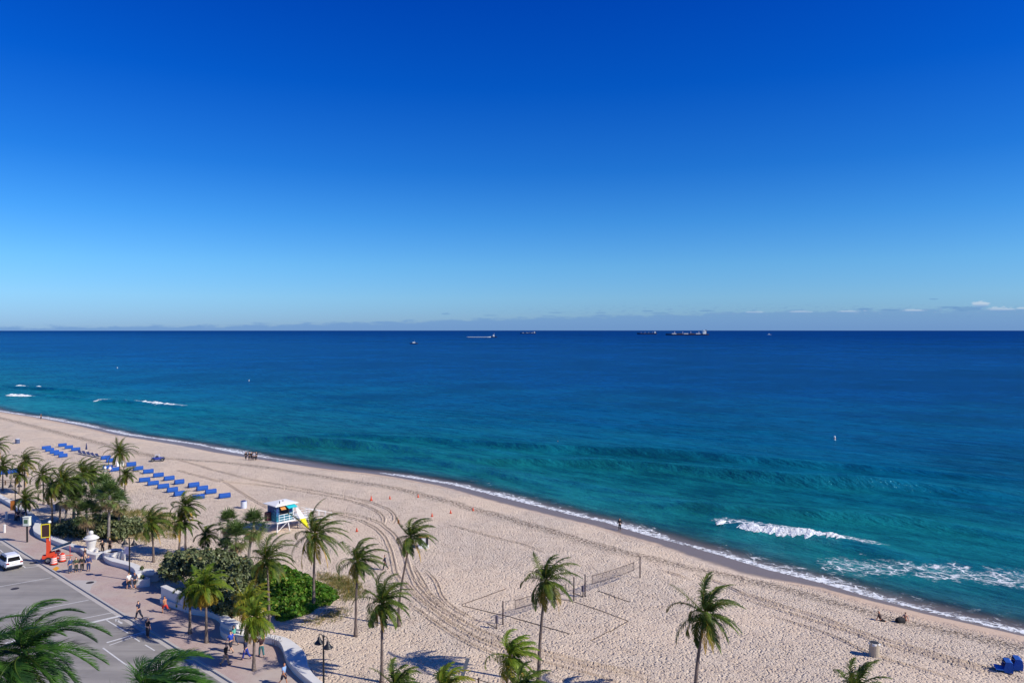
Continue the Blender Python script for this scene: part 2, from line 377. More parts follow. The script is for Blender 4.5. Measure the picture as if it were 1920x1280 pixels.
for pl, hh in BREAK:
    p = poly_ab(pl); dd = dist_poly(A2, B2, p)
    Zs += np.where(sel, hh * .45 * np.exp(-(dd / 2.6) ** 2), 0)
    foam = np.maximum(foam, np.where(sel, .95 * np.exp(-(dd / 1.9) ** 2), 0))
for pl, wd, amt in [([(1590,1062),(1700,1066),(1800,1075),(1920,1088),(2000,1100)], 4.6, .74), ([(1540,1050),(1600,1072)], 2.2, .5), ([(1440,1030),(1540,1035),(1640,1045)], 3, .35), ([(1470,1068),(1560,1090)], 2.2, .6), ([(880,900),(940,912)], 1.5, .4), ([(1040,945),(1070,952)], 1.6, .5), ([(1700,1115),(1800,1140),(1900,1160)], 1.6, .5)]:
    dd = dist_poly(A2, B2, poly_ab(pl)); foam = np.maximum(foam, np.where(sel, amt * np.exp(-(dd / wd) ** 4), 0))
for pl, hh, wd in [([(400,822),(500,829),(685,838),(831,858),(905,868),(1000,868),(1130,874),(1250,885),(1400,899),(1542,910),(1700,918),(1960,935)], 1.9, 3.6), ([(560,812),(760,822),(960,838),(1200,852),(1450,870),(1700,886),(1960,900)], 1.4, 3.4),
   ([(1080,928),(1160,938),(1254,950),(1400,958),(1578,971),(1750,988),(1960,1020)], 1.6, 3.0), ([(1640,1023),(1700,1034),(1764,1047),(1850,1058),(1960,1070)], 1.3, 2.4), ([(20,735),(140,747),(240,756),(345,764),(480,775)], .6, 3.6), ([(700,850),(840,872),(960,895),(1080,925)], 1.2, 2.4), ([(-60,722),(60,728),(200,738)], 1.0, 3)]:
    p = poly_ab(pl); q = np.linspace(0, len(p) - 1, len(p) * 8); p = np.column_stack([np.interp(q, range(len(p)), p[:, 0]), np.interp(q, range(len(p)), p[:, 1])])
    for _ in range(12): p[1:-1] = .5 * p[1:-1] + .25 * (p[:-2] + p[2:])
    bl = np.interp(A2, p[:, 0], p[:, 1], left=1e6, right=1e6); u = B2 - bl + .5 * np.sin(A2 / 9.) + .8 * fnoise(A2, B2 * .1, .09, 91)
    ends = np.clip((A2 - p[0, 0]) / 25, 0, 1) * np.clip((p[-1, 0] - A2) / 25, 0, 1)
    Zs += np.where(sel, ends * hh * (.85 + .25 * np.sin(A2 / 21. + hh * 9)) * np.where(u < 0, np.exp(-(u / (wd * .48)) ** 2), np.exp(-(u / (wd * 2.0)) ** 2)), 0)
# swash edge foam: width changes along the beach
wid = np.interp(aa, SA, np.interp(np.arange(len(SA)), range(len(SA)), [1.6,1.6,2.0,2.2,1.5,1.0,1.8,3.0,1.0,.25,.15,.9,1.0,1.2,1.8,2.2,2.4,2.6,2.2,.5,.9,1.5,1.9,1.8,1.9,2.0,2.0,2.0]))
wid = np.clip(1.45 * wid * (.8 + .5 * np.sin(aa / 6.) * np.sin(aa / 17. + 2) + .2 * np.sin(aa / 2.3)), .1, 4)
ed = np.exp(-np.clip(np.abs(V2 - .1) / wid[:, None], 0, 30) ** 2.2)
foam = np.maximum(foam, np.where(sel | (V2 < 5), 1.12 * ed * np.clip(wid[:, None] / .6, 0, 1), 0))
bh = np.clip(.45 + .8 * fnoise(A2, V2 * .3, .10, 71), 0, 1) * np.clip(wid[:, None] / 1.5, 0, 1)
foam = np.maximum(foam, np.where((np.abs(A2) < 420) & (V2 > 0), (.50 + .28 * bh) * bh ** .4 * np.exp(-np.clip(V2 / 6.0, 0, 9) ** 2), 0))
Zs += .07 * np.exp(-(V2 - .3) ** 2 / 1.2)
Ps = K0[None, None] + A2[..., None] * U + B2[..., None] * N; Ps[..., 2] = Zs
mb = MB(); mb.grid(Ps); sea = mb.build('sea_water', m_sea, smooth=True); tag(sea, kind='structure')
attr_set(sea, 'off', V2); attr_set(sea, 'foam', foam)
# white crests of the waves that are breaking
m_foam = plain('foam', '#f3f6f6', .9, .16, 2.2, bump=.5)
for pl, hh in BREAK:
    p = poly_ab(pl); L = np.hypot(*(p[-1] - p[0])); n = max(10, int(L / .25))
    q = np.linspace(0, len(p) - 1, n); ax = np.interp(q, range(len(p)), p[:, 0]); bx = np.interp(q, range(len(p)), p[:, 1])
    rows = []
    for i in range(n):
        e = math.sin(math.pi * i / (n - 1)) ** .5; h = hh * e * (.85 + .28 * math.sin(i * .31 + hh * 7) * math.sin(i * .13) + rng.uniform(-.10, .10)); wd = (.9 + .9 * e) * rng.uniform(.7, 1.25) * (.6 + hh * .5)
        j = rng.uniform(-.3, .3); prof = [(-1.1, -.12), (-.8, .22), (-.45, .55), (-.1, .95), (.2, 1.0), (.5, .6), (.9, -.1)]
        rows.append([np.append((K0 + U * ax[i] + N * (bx[i] - 1.0 + j + u * wd))[:2], SEA_Z + .2 + 1.12 * h * max(z, -.3) * rng.uniform(.88, 1.12)) for u, z in prof])
    mb = MB(); mb.grid(rows); o = mb.build('wave_foam', m_foam, smooth=True); tag(o, kind='structure')
# ------------------------------------------------------------------ road, kerb, pavement
m_road, t = new_mat('asphalt')
P2 = t.mapped(t.pos(), (1, 1, 0)); PS = t.mapped(P2, (.08, 1, 1), (0, 0, -UANG))
c = t.mix(t.step(t.noise(PS, .5, 4, .6), .3, .7), S('#8a8580'), S('#a8a29a'))
c = t.mix(t.math('MULTIPLY', t.step(t.noise(P2, .35, 5, .6), .45, .75), .45), c, S('#6e6964'))
c = t.mix(t.math('MULTIPLY', t.noise(P2, 30, 2, .7), .25), c, S('#68625c'))
c = t.mix(t.math('MULTIPLY', t.step(t.noise(t.mapped(PS, (1, 1.6, 1)), 1.0, 5, .75), .58, .72), .55), c, S('#565250'))
c = t.mix(t.math('MULTIPLY', t.step(t.noise(PS, .22, 2, .5), .58, .60), .35), c, S('#8d8984'))
b = t.add('ShaderNodeBsdfPrincipled', i_Roughness=.85); t.l.new(c, b.inputs['Base Color']); t.l.new(t.bump(t.noise(P2, 40, 2), .01), b.inputs['Normal']); t.l.new(b.outputs[0], t.o.inputs[0])
m_pave, t = new_mat('brick_pavers')
PS = t.mapped(t.pos(), (1, 1, 0), (0, 0, -UANG))
br = t.add('ShaderNodeTexBrick', i_Scale=1.0, i_Color1=S('#b8a096'), i_Color2=S('#c2aca1'), i_Mortar=S('#957d73')); br.inputs['Brick Width'].default_value = .24; br.inputs['Row Height'].default_value = .12; br.inputs['Mortar Size'].default_value = .008; t.l.new(PS, br.inputs['Vector'])
c = t.mix(t.step(t.noise(PS, .16, 3, .5), .42, .62), br.outputs[0], S('#bcada0'))
c = t.mix(t.math('MULTIPLY', t.step(t.noise(PS, .9, 5, .65), .45, .75), .4), c, S('#9c8177'))
c = t.mix(t.math('MULTIPLY', t.step(t.noise(PS, .45, 5, .7), .54, .70), .5), c, S('#cdb9a2'))
c = t.mix(t.math('MULTIPLY', t.step(t.noise(PS, 2.2, 4, .7), .60, .70), .45), c, S('#75625c'))
b = t.add('ShaderNodeBsdfPrincipled', i_Roughness=.8); t.l.new(c, b.inputs['Base Color']); t.l.new(b.outputs[0], t.o.inputs[0])
m_conc = plain('concrete', '#b9b2aa', .85, .14, 3, bump=.004)
m_white = plain('white_render', '#d9d6d0', .75, .15, 1.1, bump=.004)
m_paint = plain('road_paint', '#d6d4d0', .7, .22, 3)
def quad_strip(mb, p0, p1, wid, z):
    p0 = np.array(p0[:2]); p1 = np.array(p1[:2]); dv = p1 - p0; dv /= np.linalg.norm(dv); nn = np.array([-dv[1], dv[0]]) * wid / 2
    mb.add([(*(p0 - nn), z), (*(p1 - nn), z), (*(p1 + nn), z), (*(p0 + nn), z)], [(0, 1, 2, 3)])
RZ = -.13
mb = MB(); mb.add([xy(-900, -60) + (0, 0, RZ), xy(260, -60) + (0, 0, RZ), xy(260, -.15) + (0, 0, RZ), xy(-900, -.15) + (0, 0, RZ)], [(0, 1, 2, 3)])
tag(mb.build('road', m_road), kind='structure')
mb = MB()
q = [xy(-900, -.6), xy(260, -.6), xy(260, -.16), xy(-900, -.16)]; mb.add([p + (0, 0, RZ + .004) for p in q], [(0, 1, 2, 3)])
tag(mb.build('gutter_path', m_conc), kind='structure')
mb = MB()
for k in range(-300, 87):
    a0 = k * 3.0; mb.prism([xy(a0 + .006, -.15) + (0, 0, -.4), xy(a0 + 2.994, -.15) + (0, 0, -.4), xy(a0 + 2.994, .05) + (0, 0, -.4), xy(a0 + .006, .05) + (0, 0, -.4)], (0, 0, .41))
tag(mb.build('kerb', m_conc), kind='structure')
def RG(px, py): return at_z(px, py, RZ)
MARK = [((0,1099),(98,1082),.12), ((-40,1106),(0,1099),.12), ((8,1155),(167,1124),.12), ((145,1161),(215,1147),.12), ((147,1172),(226,1154),.42), ((200,1162),(240,1186),.12), ((250,1194),(262,1202),.12), ((272,1208),(290,1219),.12), ((193,1214),(256,1260),.13), ((256,1260),(330,1312),.13), ((277,1182),(200,1204),.22), ((268,1187),(205,1209),.12), ((-20,1192),(38,1183),.14), ((12,1206),(40,1195),.4), ((43,1060),(48,1064),.12), ((48,1064),(72,1061),.12), ((0,1030),(6,1036),.12)]
mb = MB()
for p, q, wd in MARK: quad_strip(mb, RG(*p), RG(*q), wd, RZ + .008)
quad_strip(mb, RG(229, 1168), RG(219, 1162.5), .2, RZ + .008)
a0, a1, a2 = RG(215.5, 1160.2), RG(217, 1165.5), RG(225, 1161.5)
mb.add([a0, a1, a2], [(0, 1, 2)]); mb.v[-1][:, 2] = RZ + .008
tag(mb.build('road_markings', m_paint), kind='structure')
WALL_A = [(300,1131),(322,1139),(345,1146),(360,1152),(387,1155),(405,1161),(415,1170),(415,1180),(412,1190),(419,1197),(430,1202),(445,1203.5),(487,1205),(509,1207),(525,1213),(531,1225),(536,1243),(550,1262),(572,1281),(600,1303),(640,1330)]
WALL_B = [(-60,905),(0,939),(25,953),(48,968),(62,980),(66,988),(62,996),(64,1003),(75,1010),(90,1016),(118,1027),(140,1034),(158,1036),(168,1035)]
WALL_C = [(192,1046),(197,1054),(208,1060),(225,1064),(240,1068),(250,1073),(255,1080),(257,1088),(262,1096)]
pv = [xy(-900, .05), xy(260, .05), xy(260, 6), xy(120, 6)] + [at_z(*p) for p in [(640,1328),(572,1279),(550,1260),(534,1240),(528,1215),(509,1204),(445,1199),(420,1180),(405,1158),(345,1143),(322,1128),(300,1105),(285,1094),(262,1090),(254,1072),(208,1054),(195,1040),(168,1030),(140,1030),(90,1012),(66,984),(48,965),(0,936),(-60,902)]] + [xy(-160, 14), xy(-900, 14)]
mb = MB(); P = np.array(pv); P[:, 2] = .012; mb.add(P, [tuple(range(len(P)))])
pav = mb.build('pavement', m_pave)
bm = bmesh.new(); bm.from_mesh(pav.data); bmesh.ops.triangulate(bm, faces=bm.faces, ngon_method='EAR_CLIP')
for f in bm.faces:
    if f.normal.z < 0: f.normal_flip()
bm.to_mesh(pav.data); bm.free(); tag(pav, kind='structure')
mb = MB(); P = [at_z(x, y, .016) for x, y in [(131,1087),(180,1087.5),(182,1090),(172,1097),(169,1108),(163,1107)]]; mb.add(P, [tuple(range(6))[::-1]])
tag(mb.build('concrete_pavement', m_conc), kind='structure')
mb = MB(); P = [at_z(x, y, .022) for x, y in [(98,1066),(106,1061),(112,1064),(105,1070)]]; mb.add(P, [(3, 2, 1, 0)])
tag(mb.build('tactile_plate', plain('tactile', '#e0a02c', .7)), 'orange yellow tactile plate set in the pavement beside the kerb', 'tactile plate')
m_iron = plain('cast_iron', '#3a3638', .6)
for (x, y, onroad), lb in zip([(82,1131,1), (62,1055,1), (169,1091.5,0), (28,1103,1)], ['dark round manhole cover in the road between two white lines', 'dark manhole cover in the road behind the white car', 'dark oval cover in the pale concrete triangle', 'small dark drain cover in the road near the frame edge']):
    p = at_z(x, y, RZ if onroad else .016); mb = MB(); mb.lathe([(.0, 0), (.40, 0), (.40, .010), (.36, .012), (.0, .009)], n=20)
    tag(mb.build('manhole_cover', m_iron, loc=p), lb, 'manhole cover', 'manhole and drain covers')
# ------------------------------------------------------------------ tyre tracks: pairs of ruts pressed into the sand
TR = [[(300,856),(343,864),(400,881),(457,896),(520,908),(563,915),(647,930),(697,942),(730,955),(740,965),(742,974),(736,983)], [(330,880),(407,902),(480,908),(563,920),(647,936),(688,948),(713,962),(721,973),(716,984)],
 [(600,955),(640,961),(680,968),(713,980),(740,1002),(753,1023),(762,1047),(767,1067),(780,1098),(810,1130),(850,1155),(900,1183),(960,1205),(1040,1228),(1140,1255),(1240,1282)],
 [(600,959),(640,966),(680,977),(705,990),(722,1007),(732,1030),(738,1053),(742,1075),(762,1103),(800,1136),(845,1168),(890,1195),(950,1220),(1030,1245),(1120,1268),(1180,1288)],
 [(798,1067),(818,1090),(828,1118),(850,1140),(900,1166)], [(770,1075),(795,1105),(840,1140)], [(765,1130),(810,1162),(850,1190),(900,1216),(980,1246),(1060,1275)], [(750,1080),(785,1120),(830,1160),(880,1190)], [(775,1060),(790,1085),(803,1108),(822,1130)],
 [(1390,1108),(1440,1126),(1500,1146),(1560,1166),(1620,1186),(1700,1212),(1780,1236),(1860,1256),(1930,1274)], [(1385,1120),(1450,1140),(1520,1162),(1600,1186),(1640,1203),(1720,1224),(1800,1247),(1900,1272)],
 [(1300,1075),(1360,1096),(1400,1117),(1460,1136),(1530,1153),(1600,1178),(1632,1190)], [(1440,1152),(1560,1190),(1640,1230),(1740,1258),(1830,1284)], [(1640,1195),(1720,1214),(1800,1238),(1900,1262)],
 [(410,896),(448,920),(482,941),(520,962)], [(840,983),(900,1000),(980,1020),(1020,1035)], [(1230,1065),(1270,1078),(1300,1088)], [(1020,1225),(1120,1246),(1220,1266)], [(905,1195),(1000,1224),(1100,1250),(1200,1273)]]
mb = MB()
for k, pl in enumerate(TR):
    g = np.array([G(x, y) for x, y in pl]); L = np.concatenate([[0], np.cumsum(np.linalg.norm(np.diff(g, axis=0), axis=1))]); n = int(L[-1] / .4) + 2
    q = np.linspace(0, L[-1], n); c = np.stack([np.interp(q, L, g[:, i]) for i in range(3)], 1)
    for _ in range(6): c[1:-1] = .5 * c[1:-1] + .25 * (c[:-2] + c[2:])
    T = np.gradient(c, axis=0); T[:, 2] = 0; T /= np.linalg.norm(T, axis=1)[:, None]; Nn = np.stack([-T[:, 1], T[:, 0], 0 * T[:, 0]], 1)
    rows = []
    sc_ = 1.0 if k < 4 else .8
    for i in range(n):
        e = min(1, i / 6, (n - 1 - i) / 6); a = e * rng.uniform(.75, 1.2) * sc_
        zz = [-.08, .09 * a - .01, .15 * a - .01, .012, .004, .012, .16 * a - .01, .09 * a - .01, -.08]; uu = [-.50, -.34, -.22, -.13, 0, .13, .22, .34, .5]
        rows.append([c[i] + Nn[i] * u * sc_ + (0, 0, z + .10 * 0) for u, z in zip(uu, zz)])
    rows = np.array(rows); q2 = rows - K0; za = q2 @ U; zb = q2 @ N
    rows[..., 2] += gz_ab(za, zb) - c[:, 2][:, None]
    mb.grid(rows)
o = mb.build('sand_track_path', m_sand, smooth=True); tag(o, kind='structure')
vz = np.concatenate(mb.v); attr_set(o, 'shore', np.full(len(vz), 30.0)); attr_set(o, 'wrack', np.full(len(vz), 20.0)); attr_set(o, 'wet', np.full(len(vz), 9.0)); attr_set(o, 'rut', np.tile([0, .15, .45, 1, 1, 1, .45, .15, 0], len(vz) // 9))
# ------------------------------------------------------------------ foliage materials
def leaf_mat(name, c0, c1, c2, trans=.26, scale=1.2, gloss=.5):
    m, t = new_mat(name); k = t.attr('tint'); P = t.obj()
    g = t.mix(t.step(t.noise(P, scale, 4, .6), .35, .68), S(c0), S(c1))
    g = t.mix(t.step(t.math('ADD', k, t.math('MULTIPLY', t.math('SUBTRACT', t.noise(P, 3, 3), .5), .3)), .15, .95), g, S(c2))
    b = t.add('ShaderNodeBsdfPrincipled', i_Roughness=gloss); t.l.new(g, b.inputs['Base Color']); b.inputs['Specular IOR Level'].default_value = .22
    tl = t.add('ShaderNodeBsdfTranslucent'); t.l.new(t.mix(.5, g, t.mix(1.0, g, (1.3, 1.25, .5, 1), 'MULTIPLY')), tl.inputs[0])
    mx = t.add('ShaderNodeMixShader', i_0=trans, i_1=b.outputs[0], i_2=tl.outputs[0]); t.l.new(mx.outputs[0], t.o.inputs[0]); return m
m_coco = leaf_mat('coconut_frond', '#2f441b', '#64752a', '#bd983c')
m_yel = leaf_mat('yellow_green_frond', '#47651c', '#7d902b', '#cf9f36')
m_deep = leaf_mat('deep_green_frond', '#234220', '#4c7429', '#8c9a42')
m_sabal = leaf_mat('fan_leaf', '#33491f', '#748a4c', '#a38a66', .2)
m_grape = leaf_mat('sea_grape_leaf', '#4a5836', '#8b936c', '#94824a', .18, 3.0, .3)
m_bright = leaf_mat('bright_shrub_leaf', '#35621a', '#6a9a34', '#a8a850', .35, .7, .4)
m_dune = leaf_mat('dune_grass', '#566531', '#7d8246', '#b09a66', .25, .5, .7)
def bark(name, a, b_, ring=9.0):
    m, t = new_mat(name); P = t.obj()
    w_ = t.math('SINE', t.math('MULTIPLY', t.math('ADD', t.add('ShaderNodeSeparateXYZ', i_0=P).outputs[2], t.math('MULTIPLY', t.noise(P, 3, 2), .12)), ring * 6.28))
    c = t.mix(t.step(t.noise(t.mapped(P, (5, 5, 1.2)), 1.5, 5, .65), .35, .65), S(a), S(b_))
    c = t.mix(t.math('MULTIPLY', t.step(w_, .55, .95), .5), c, S('#4d423d'))
    b = t.add('ShaderNodeBsdfPrincipled', i_Roughness=.85); t.l.new(c, b.inputs['Base Color']); t.l.new(t.bump(w_, .015), b.inputs['Normal']); t.l.new(b.outputs[0], t.o.inputs[0]); return m
m_trunk = bark('coconut_bark', '#62544d', '#8b7b71'); m_strunk = bark('cabbage_palm_bark', '#7d7570', '#a39a90', 6.0); m_wood = bark('woody_bark', '#5f5148', '#85766a', 2.0)
WIND = np.array([.95, .30, .02])
def unit(v): return v / (np.linalg.norm(v) + 1e-9)
def frond(mb, o, az, el, L, wind, droop, nl, ll, tint, lw=.055, rac=None, hang=.55):
    p = np.array(o, float); dv = np.array([math.cos(el) * math.cos(az), math.cos(el) * math.sin(az), math.sin(el)]); n = 13
    pts = [p.copy()]; dirs = [dv.copy()]
    tw = rng.uniform(-.25, .25)
    for i in range(n):
        s = (i + 1) / n
        dv = unit(dv + np.array([0, 0, -1]) * droop * (.03 + .26 * s) + WIND * wind * (.05 + .24 * s))
        p = p + dv * L / n; pts.append(p.copy()); dirs.append(dv.copy())
    pts = np.array(pts); dirs = np.array(dirs)
    mb.tube(pts, np.linspace(.032, .006, n + 1) * (L / 3.2), 4, cap=False, tint=np.repeat(np.full(n + 1, tint * .6 + .45), 4))
    q = np.linspace(.10, .995, nl); V = []; Fc = []; Tt = []
    k = 0
    for s in q:
        f = s * n; i = min(int(f), n - 1); u = f - i
        P = pts[i] * (1 - u) + pts[i + 1] * u; D = unit(dirs[i] * (1 - u) + dirs[i + 1] * u)
        sd = np.cross(D, [0, 0, 1.]); sd = unit(sd) if np.linalg.norm(sd) > .05 else np.array([1., 0, 0])
        up = np.cross(sd, D)
        ln = ll * (math.sin(math.pi * min(1, .22 + .80 * s)) ** .7 * .85 + .15)
        for sg in (-1, 1):
            d1 = unit(sd * sg * (1.0 - .45 * s) + D * (.45 + .75 * s) + up * (.25 + tw * sg) + WIND * wind * .38 + rng.normal(0, .09, 3))
            d2 = unit(d1 + np.array([0, 0, -1]) * hang * rng.uniform(.7, 1.5) + WIND * wind * .45)
            d3 = unit(d2 + np.array([0, 0, -1]) * hang * .9 + WIND * wind * .25)
            l = ln * rng.uniform(.82, 1.12); wv = unit(np.cross(d1, up + .4 * sd)) * lw * (1.15 - .5 * s)
            A = P; B = P + d1 * l * .36; C = B + d2 * l * .36; E = C + d3 * l * .30
            V += [A - wv * .35, A + wv * .35, B + wv * .5, B - wv * .5, C + wv * .36, C - wv * .36, E]; b0 = 7 * k
            Fc += [(b0, b0+1, b0+2, b0+3), (b0+3, b0+2, b0+4, b0+5), (b0+5, b0+4, b0+6)]; k += 1
            tt = tint + rng.uniform(-.06, .1) + .18 * s * (tint > .2); Tt += [tt, tt, tt, tt, tt + .04, tt + .04, tt + .14]
    mb.add(V, Fc, Tt)
def trunk(base, heart, r0, r1, mat, root, curve=.0):
    b = np.array(base) - base; h = np.array(heart) - base; n = 22; s = np.linspace(0, 1, n)
    bend = (s * (1 - s))[:, None] * np.array([h[0], h[1], 0]) * (-.9) + (s * (1 - s) * (1 - 2 * s))[:, None] * np.array([curve, 0, 0])
    pts = b + s[:, None] * h + bend; pts[0, 2] = -.15
    rad = (r0 + (r1 - r0) * s) + .16 * np.exp(-s * len(s) * .55) * (r0 / .16) * .8
    rad = rad * (1 + .05 * np.cos(np.arange(n) * math.pi))
    mb = MB(); mb.tube(pts, rad, 10); return mb.build('trunk', mat, root, smooth=True)
def coconut(base_px, heart_px, L, label, n=17, wind=.55, mat=None, dead=2, nl=26, ll=.62, group='coconut palms along the beach', lw=.06, r=.13, yel=.0, low=-.5, droop=1.0, curve=.0, hang=.55, base=None):
    if base is None: L *= 1.17; n = int(n * 1.5); lw *= 1.12; nl = int(nl * 1.25); ll *= 1.15; wind *= 1.2; hang *= 1.15
    base = G(*base_px) if base is None else base
    heart = at_depth(*heart_px, base[1])
    root = empty('coconut_palm', base, 0, label, 'palm tree', group)
    trunk(base, heart, r, r * .62, m_trunk, root, curve)
    mb = MB(); h = heart - base; md = MB(); g = rng.uniform(0, 6.28)
    for i in range(n):
        f = (i + .5) / n; el = 1.38 - (1.38 - low) * f ** .95 + rng.uniform(-.12, .12); az = g + i * 2.39996 + rng.uniform(-.25, .25)
        t_ = yel + max(0, (f - .62)) * .9 * (rng.random() < .6) + rng.uniform(-.05, .08)
        frond(mb, h + np.array([0, 0, .10 * (1 - f)]), az, el, L * rng.uniform(.82, 1.08) * (.78 + .22 * math.sin(math.pi * min(1, f + .25))), wind * (1.35 - .8 * f) * rng.uniform(.75, 1.2), droop * (.40 + .95 * f) * rng.uniform(.75, 1.25), nl, ll, t_, lw, hang=hang)
    mb.tube([h + (0, 0, -.45), h + (0, 0, .05), h + (0, 0, .4)], [r * .75, r * 1.15, .03], 8, tint=.35)
    mb.build('crown', mat or m_coco, root, tint=True)
    for i in range(dead):
        frond(md, h + np.array([0, 0, -.1]), g + i * 2.1 + .6, rng.uniform(-.75, -.35), L * rng.uniform(.7, .95), wind * .35, 1.7, int(nl * .7), ll * .75, .95, lw * .8, hang=1.1)
    if dead: md.build('dead_frond', mat or m_coco, root, tint=True)
    if r > .11:
        for i in range(rng.integers(3, 7)):
            mc = MB(); an = rng.uniform(0, 6.28); rr = r * 1.7; c = h + np.array([rr * math.cos(an), rr * math.sin(an), -.22 - .18 * rng.random()])
            mc.lathe([(.0, -.15), (.09, -.10), (.12, 0), (.09, .10), (.0, .14)], c, 8)
            mc.build('coconut', plain('coconut_husk', '#6d6a35', .7), root, smooth=True)
    return root
def fan(mb, o, az, el, Lp, Lf, tint, droop=.6):
    d = np.array([math.cos(el) * math.cos(az), math.cos(el) * math.sin(az), math.sin(el)]); hub = o + d * Lp + np.array([0, 0, -.12 * Lp])
    sd = np.cross(d, [0, 0, 1.]); sd = unit(sd) if np.linalg.norm(sd) > .05 else np.array([1., 0, 0]); up = np.cross(sd, d)
    mb.tube([o, (o + hub) / 2 + (0, 0, .05), hub], [.022, .018, .012], 3, cap=False, tint=tint)
    V = []; Fc = []; Tt = []
    nb = 15
    for k in range(nb):
        th = -1.95 + 3.9 * k / (nb - 1); dd = unit(d * math.cos(th) + sd * math.sin(th) + up * .28 * abs(math.sin(th)) + rng.normal(0, .05, 3))
        l = Lf * (1 - .22 * abs(th) / 1.95) * rng.uniform(.85, 1.1); wv = unit(np.cross(dd, up)) * .045
        A = hub; B = hub + dd * l * .55; dd2 = unit(dd + np.array([0, 0, -droop]) + WIND * .18); C = B + dd2 * l * .45; b0 = 5 * k
        V += [A - wv * .5, A + wv * .5, B + wv, B - wv, C]; Fc += [(b0, b0+1, b0+2, b0+3), (b0+3, b0+2, b0+4)]; Tt += [tint] * 4 + [tint + .12]
    mb.add(V, Fc, Tt)
def sabal(base_px, heart_px, Rr, label, n=40, dead=16, group='cabbage palms with fan leaves'):
    base = G(*base_px); heart = at_depth(*heart_px, base[1]); h = heart - base
    root = empty('cabbage_palm', base, 0, label, 'palm tree', group)
    trunk(base, heart, .17, .15, m_strunk, root)
    mb = MB()
    for i in range(n):
        f = (i + .5) / n; fan(mb, h + np.array([0, 0, .25 - .4 * f]), i * 2.39996 + rng.uniform(-.2, .2), 1.4 - 2.0 * f + rng.uniform(-.15, .15), 1.12 * Rr * .52 * rng.uniform(.85, 1.1), 1.12 * Rr * .56 * rng.uniform(.85, 1.15), rng.uniform(-.1, .2) + .25 * (f > .75), .5)
    mb.build('crown', m_sabal, root, tint=True)
    md = MB()
    for i in range(dead): fan(md, h + np.array([0, 0, -.25]), i * 2.39996, -.75 - .5 * rng.random(), Rr * .5, Rr * .5, .95, 1.4)
    if dead: md.build('dead_fan', m_sabal, root, tint=True)
    return root
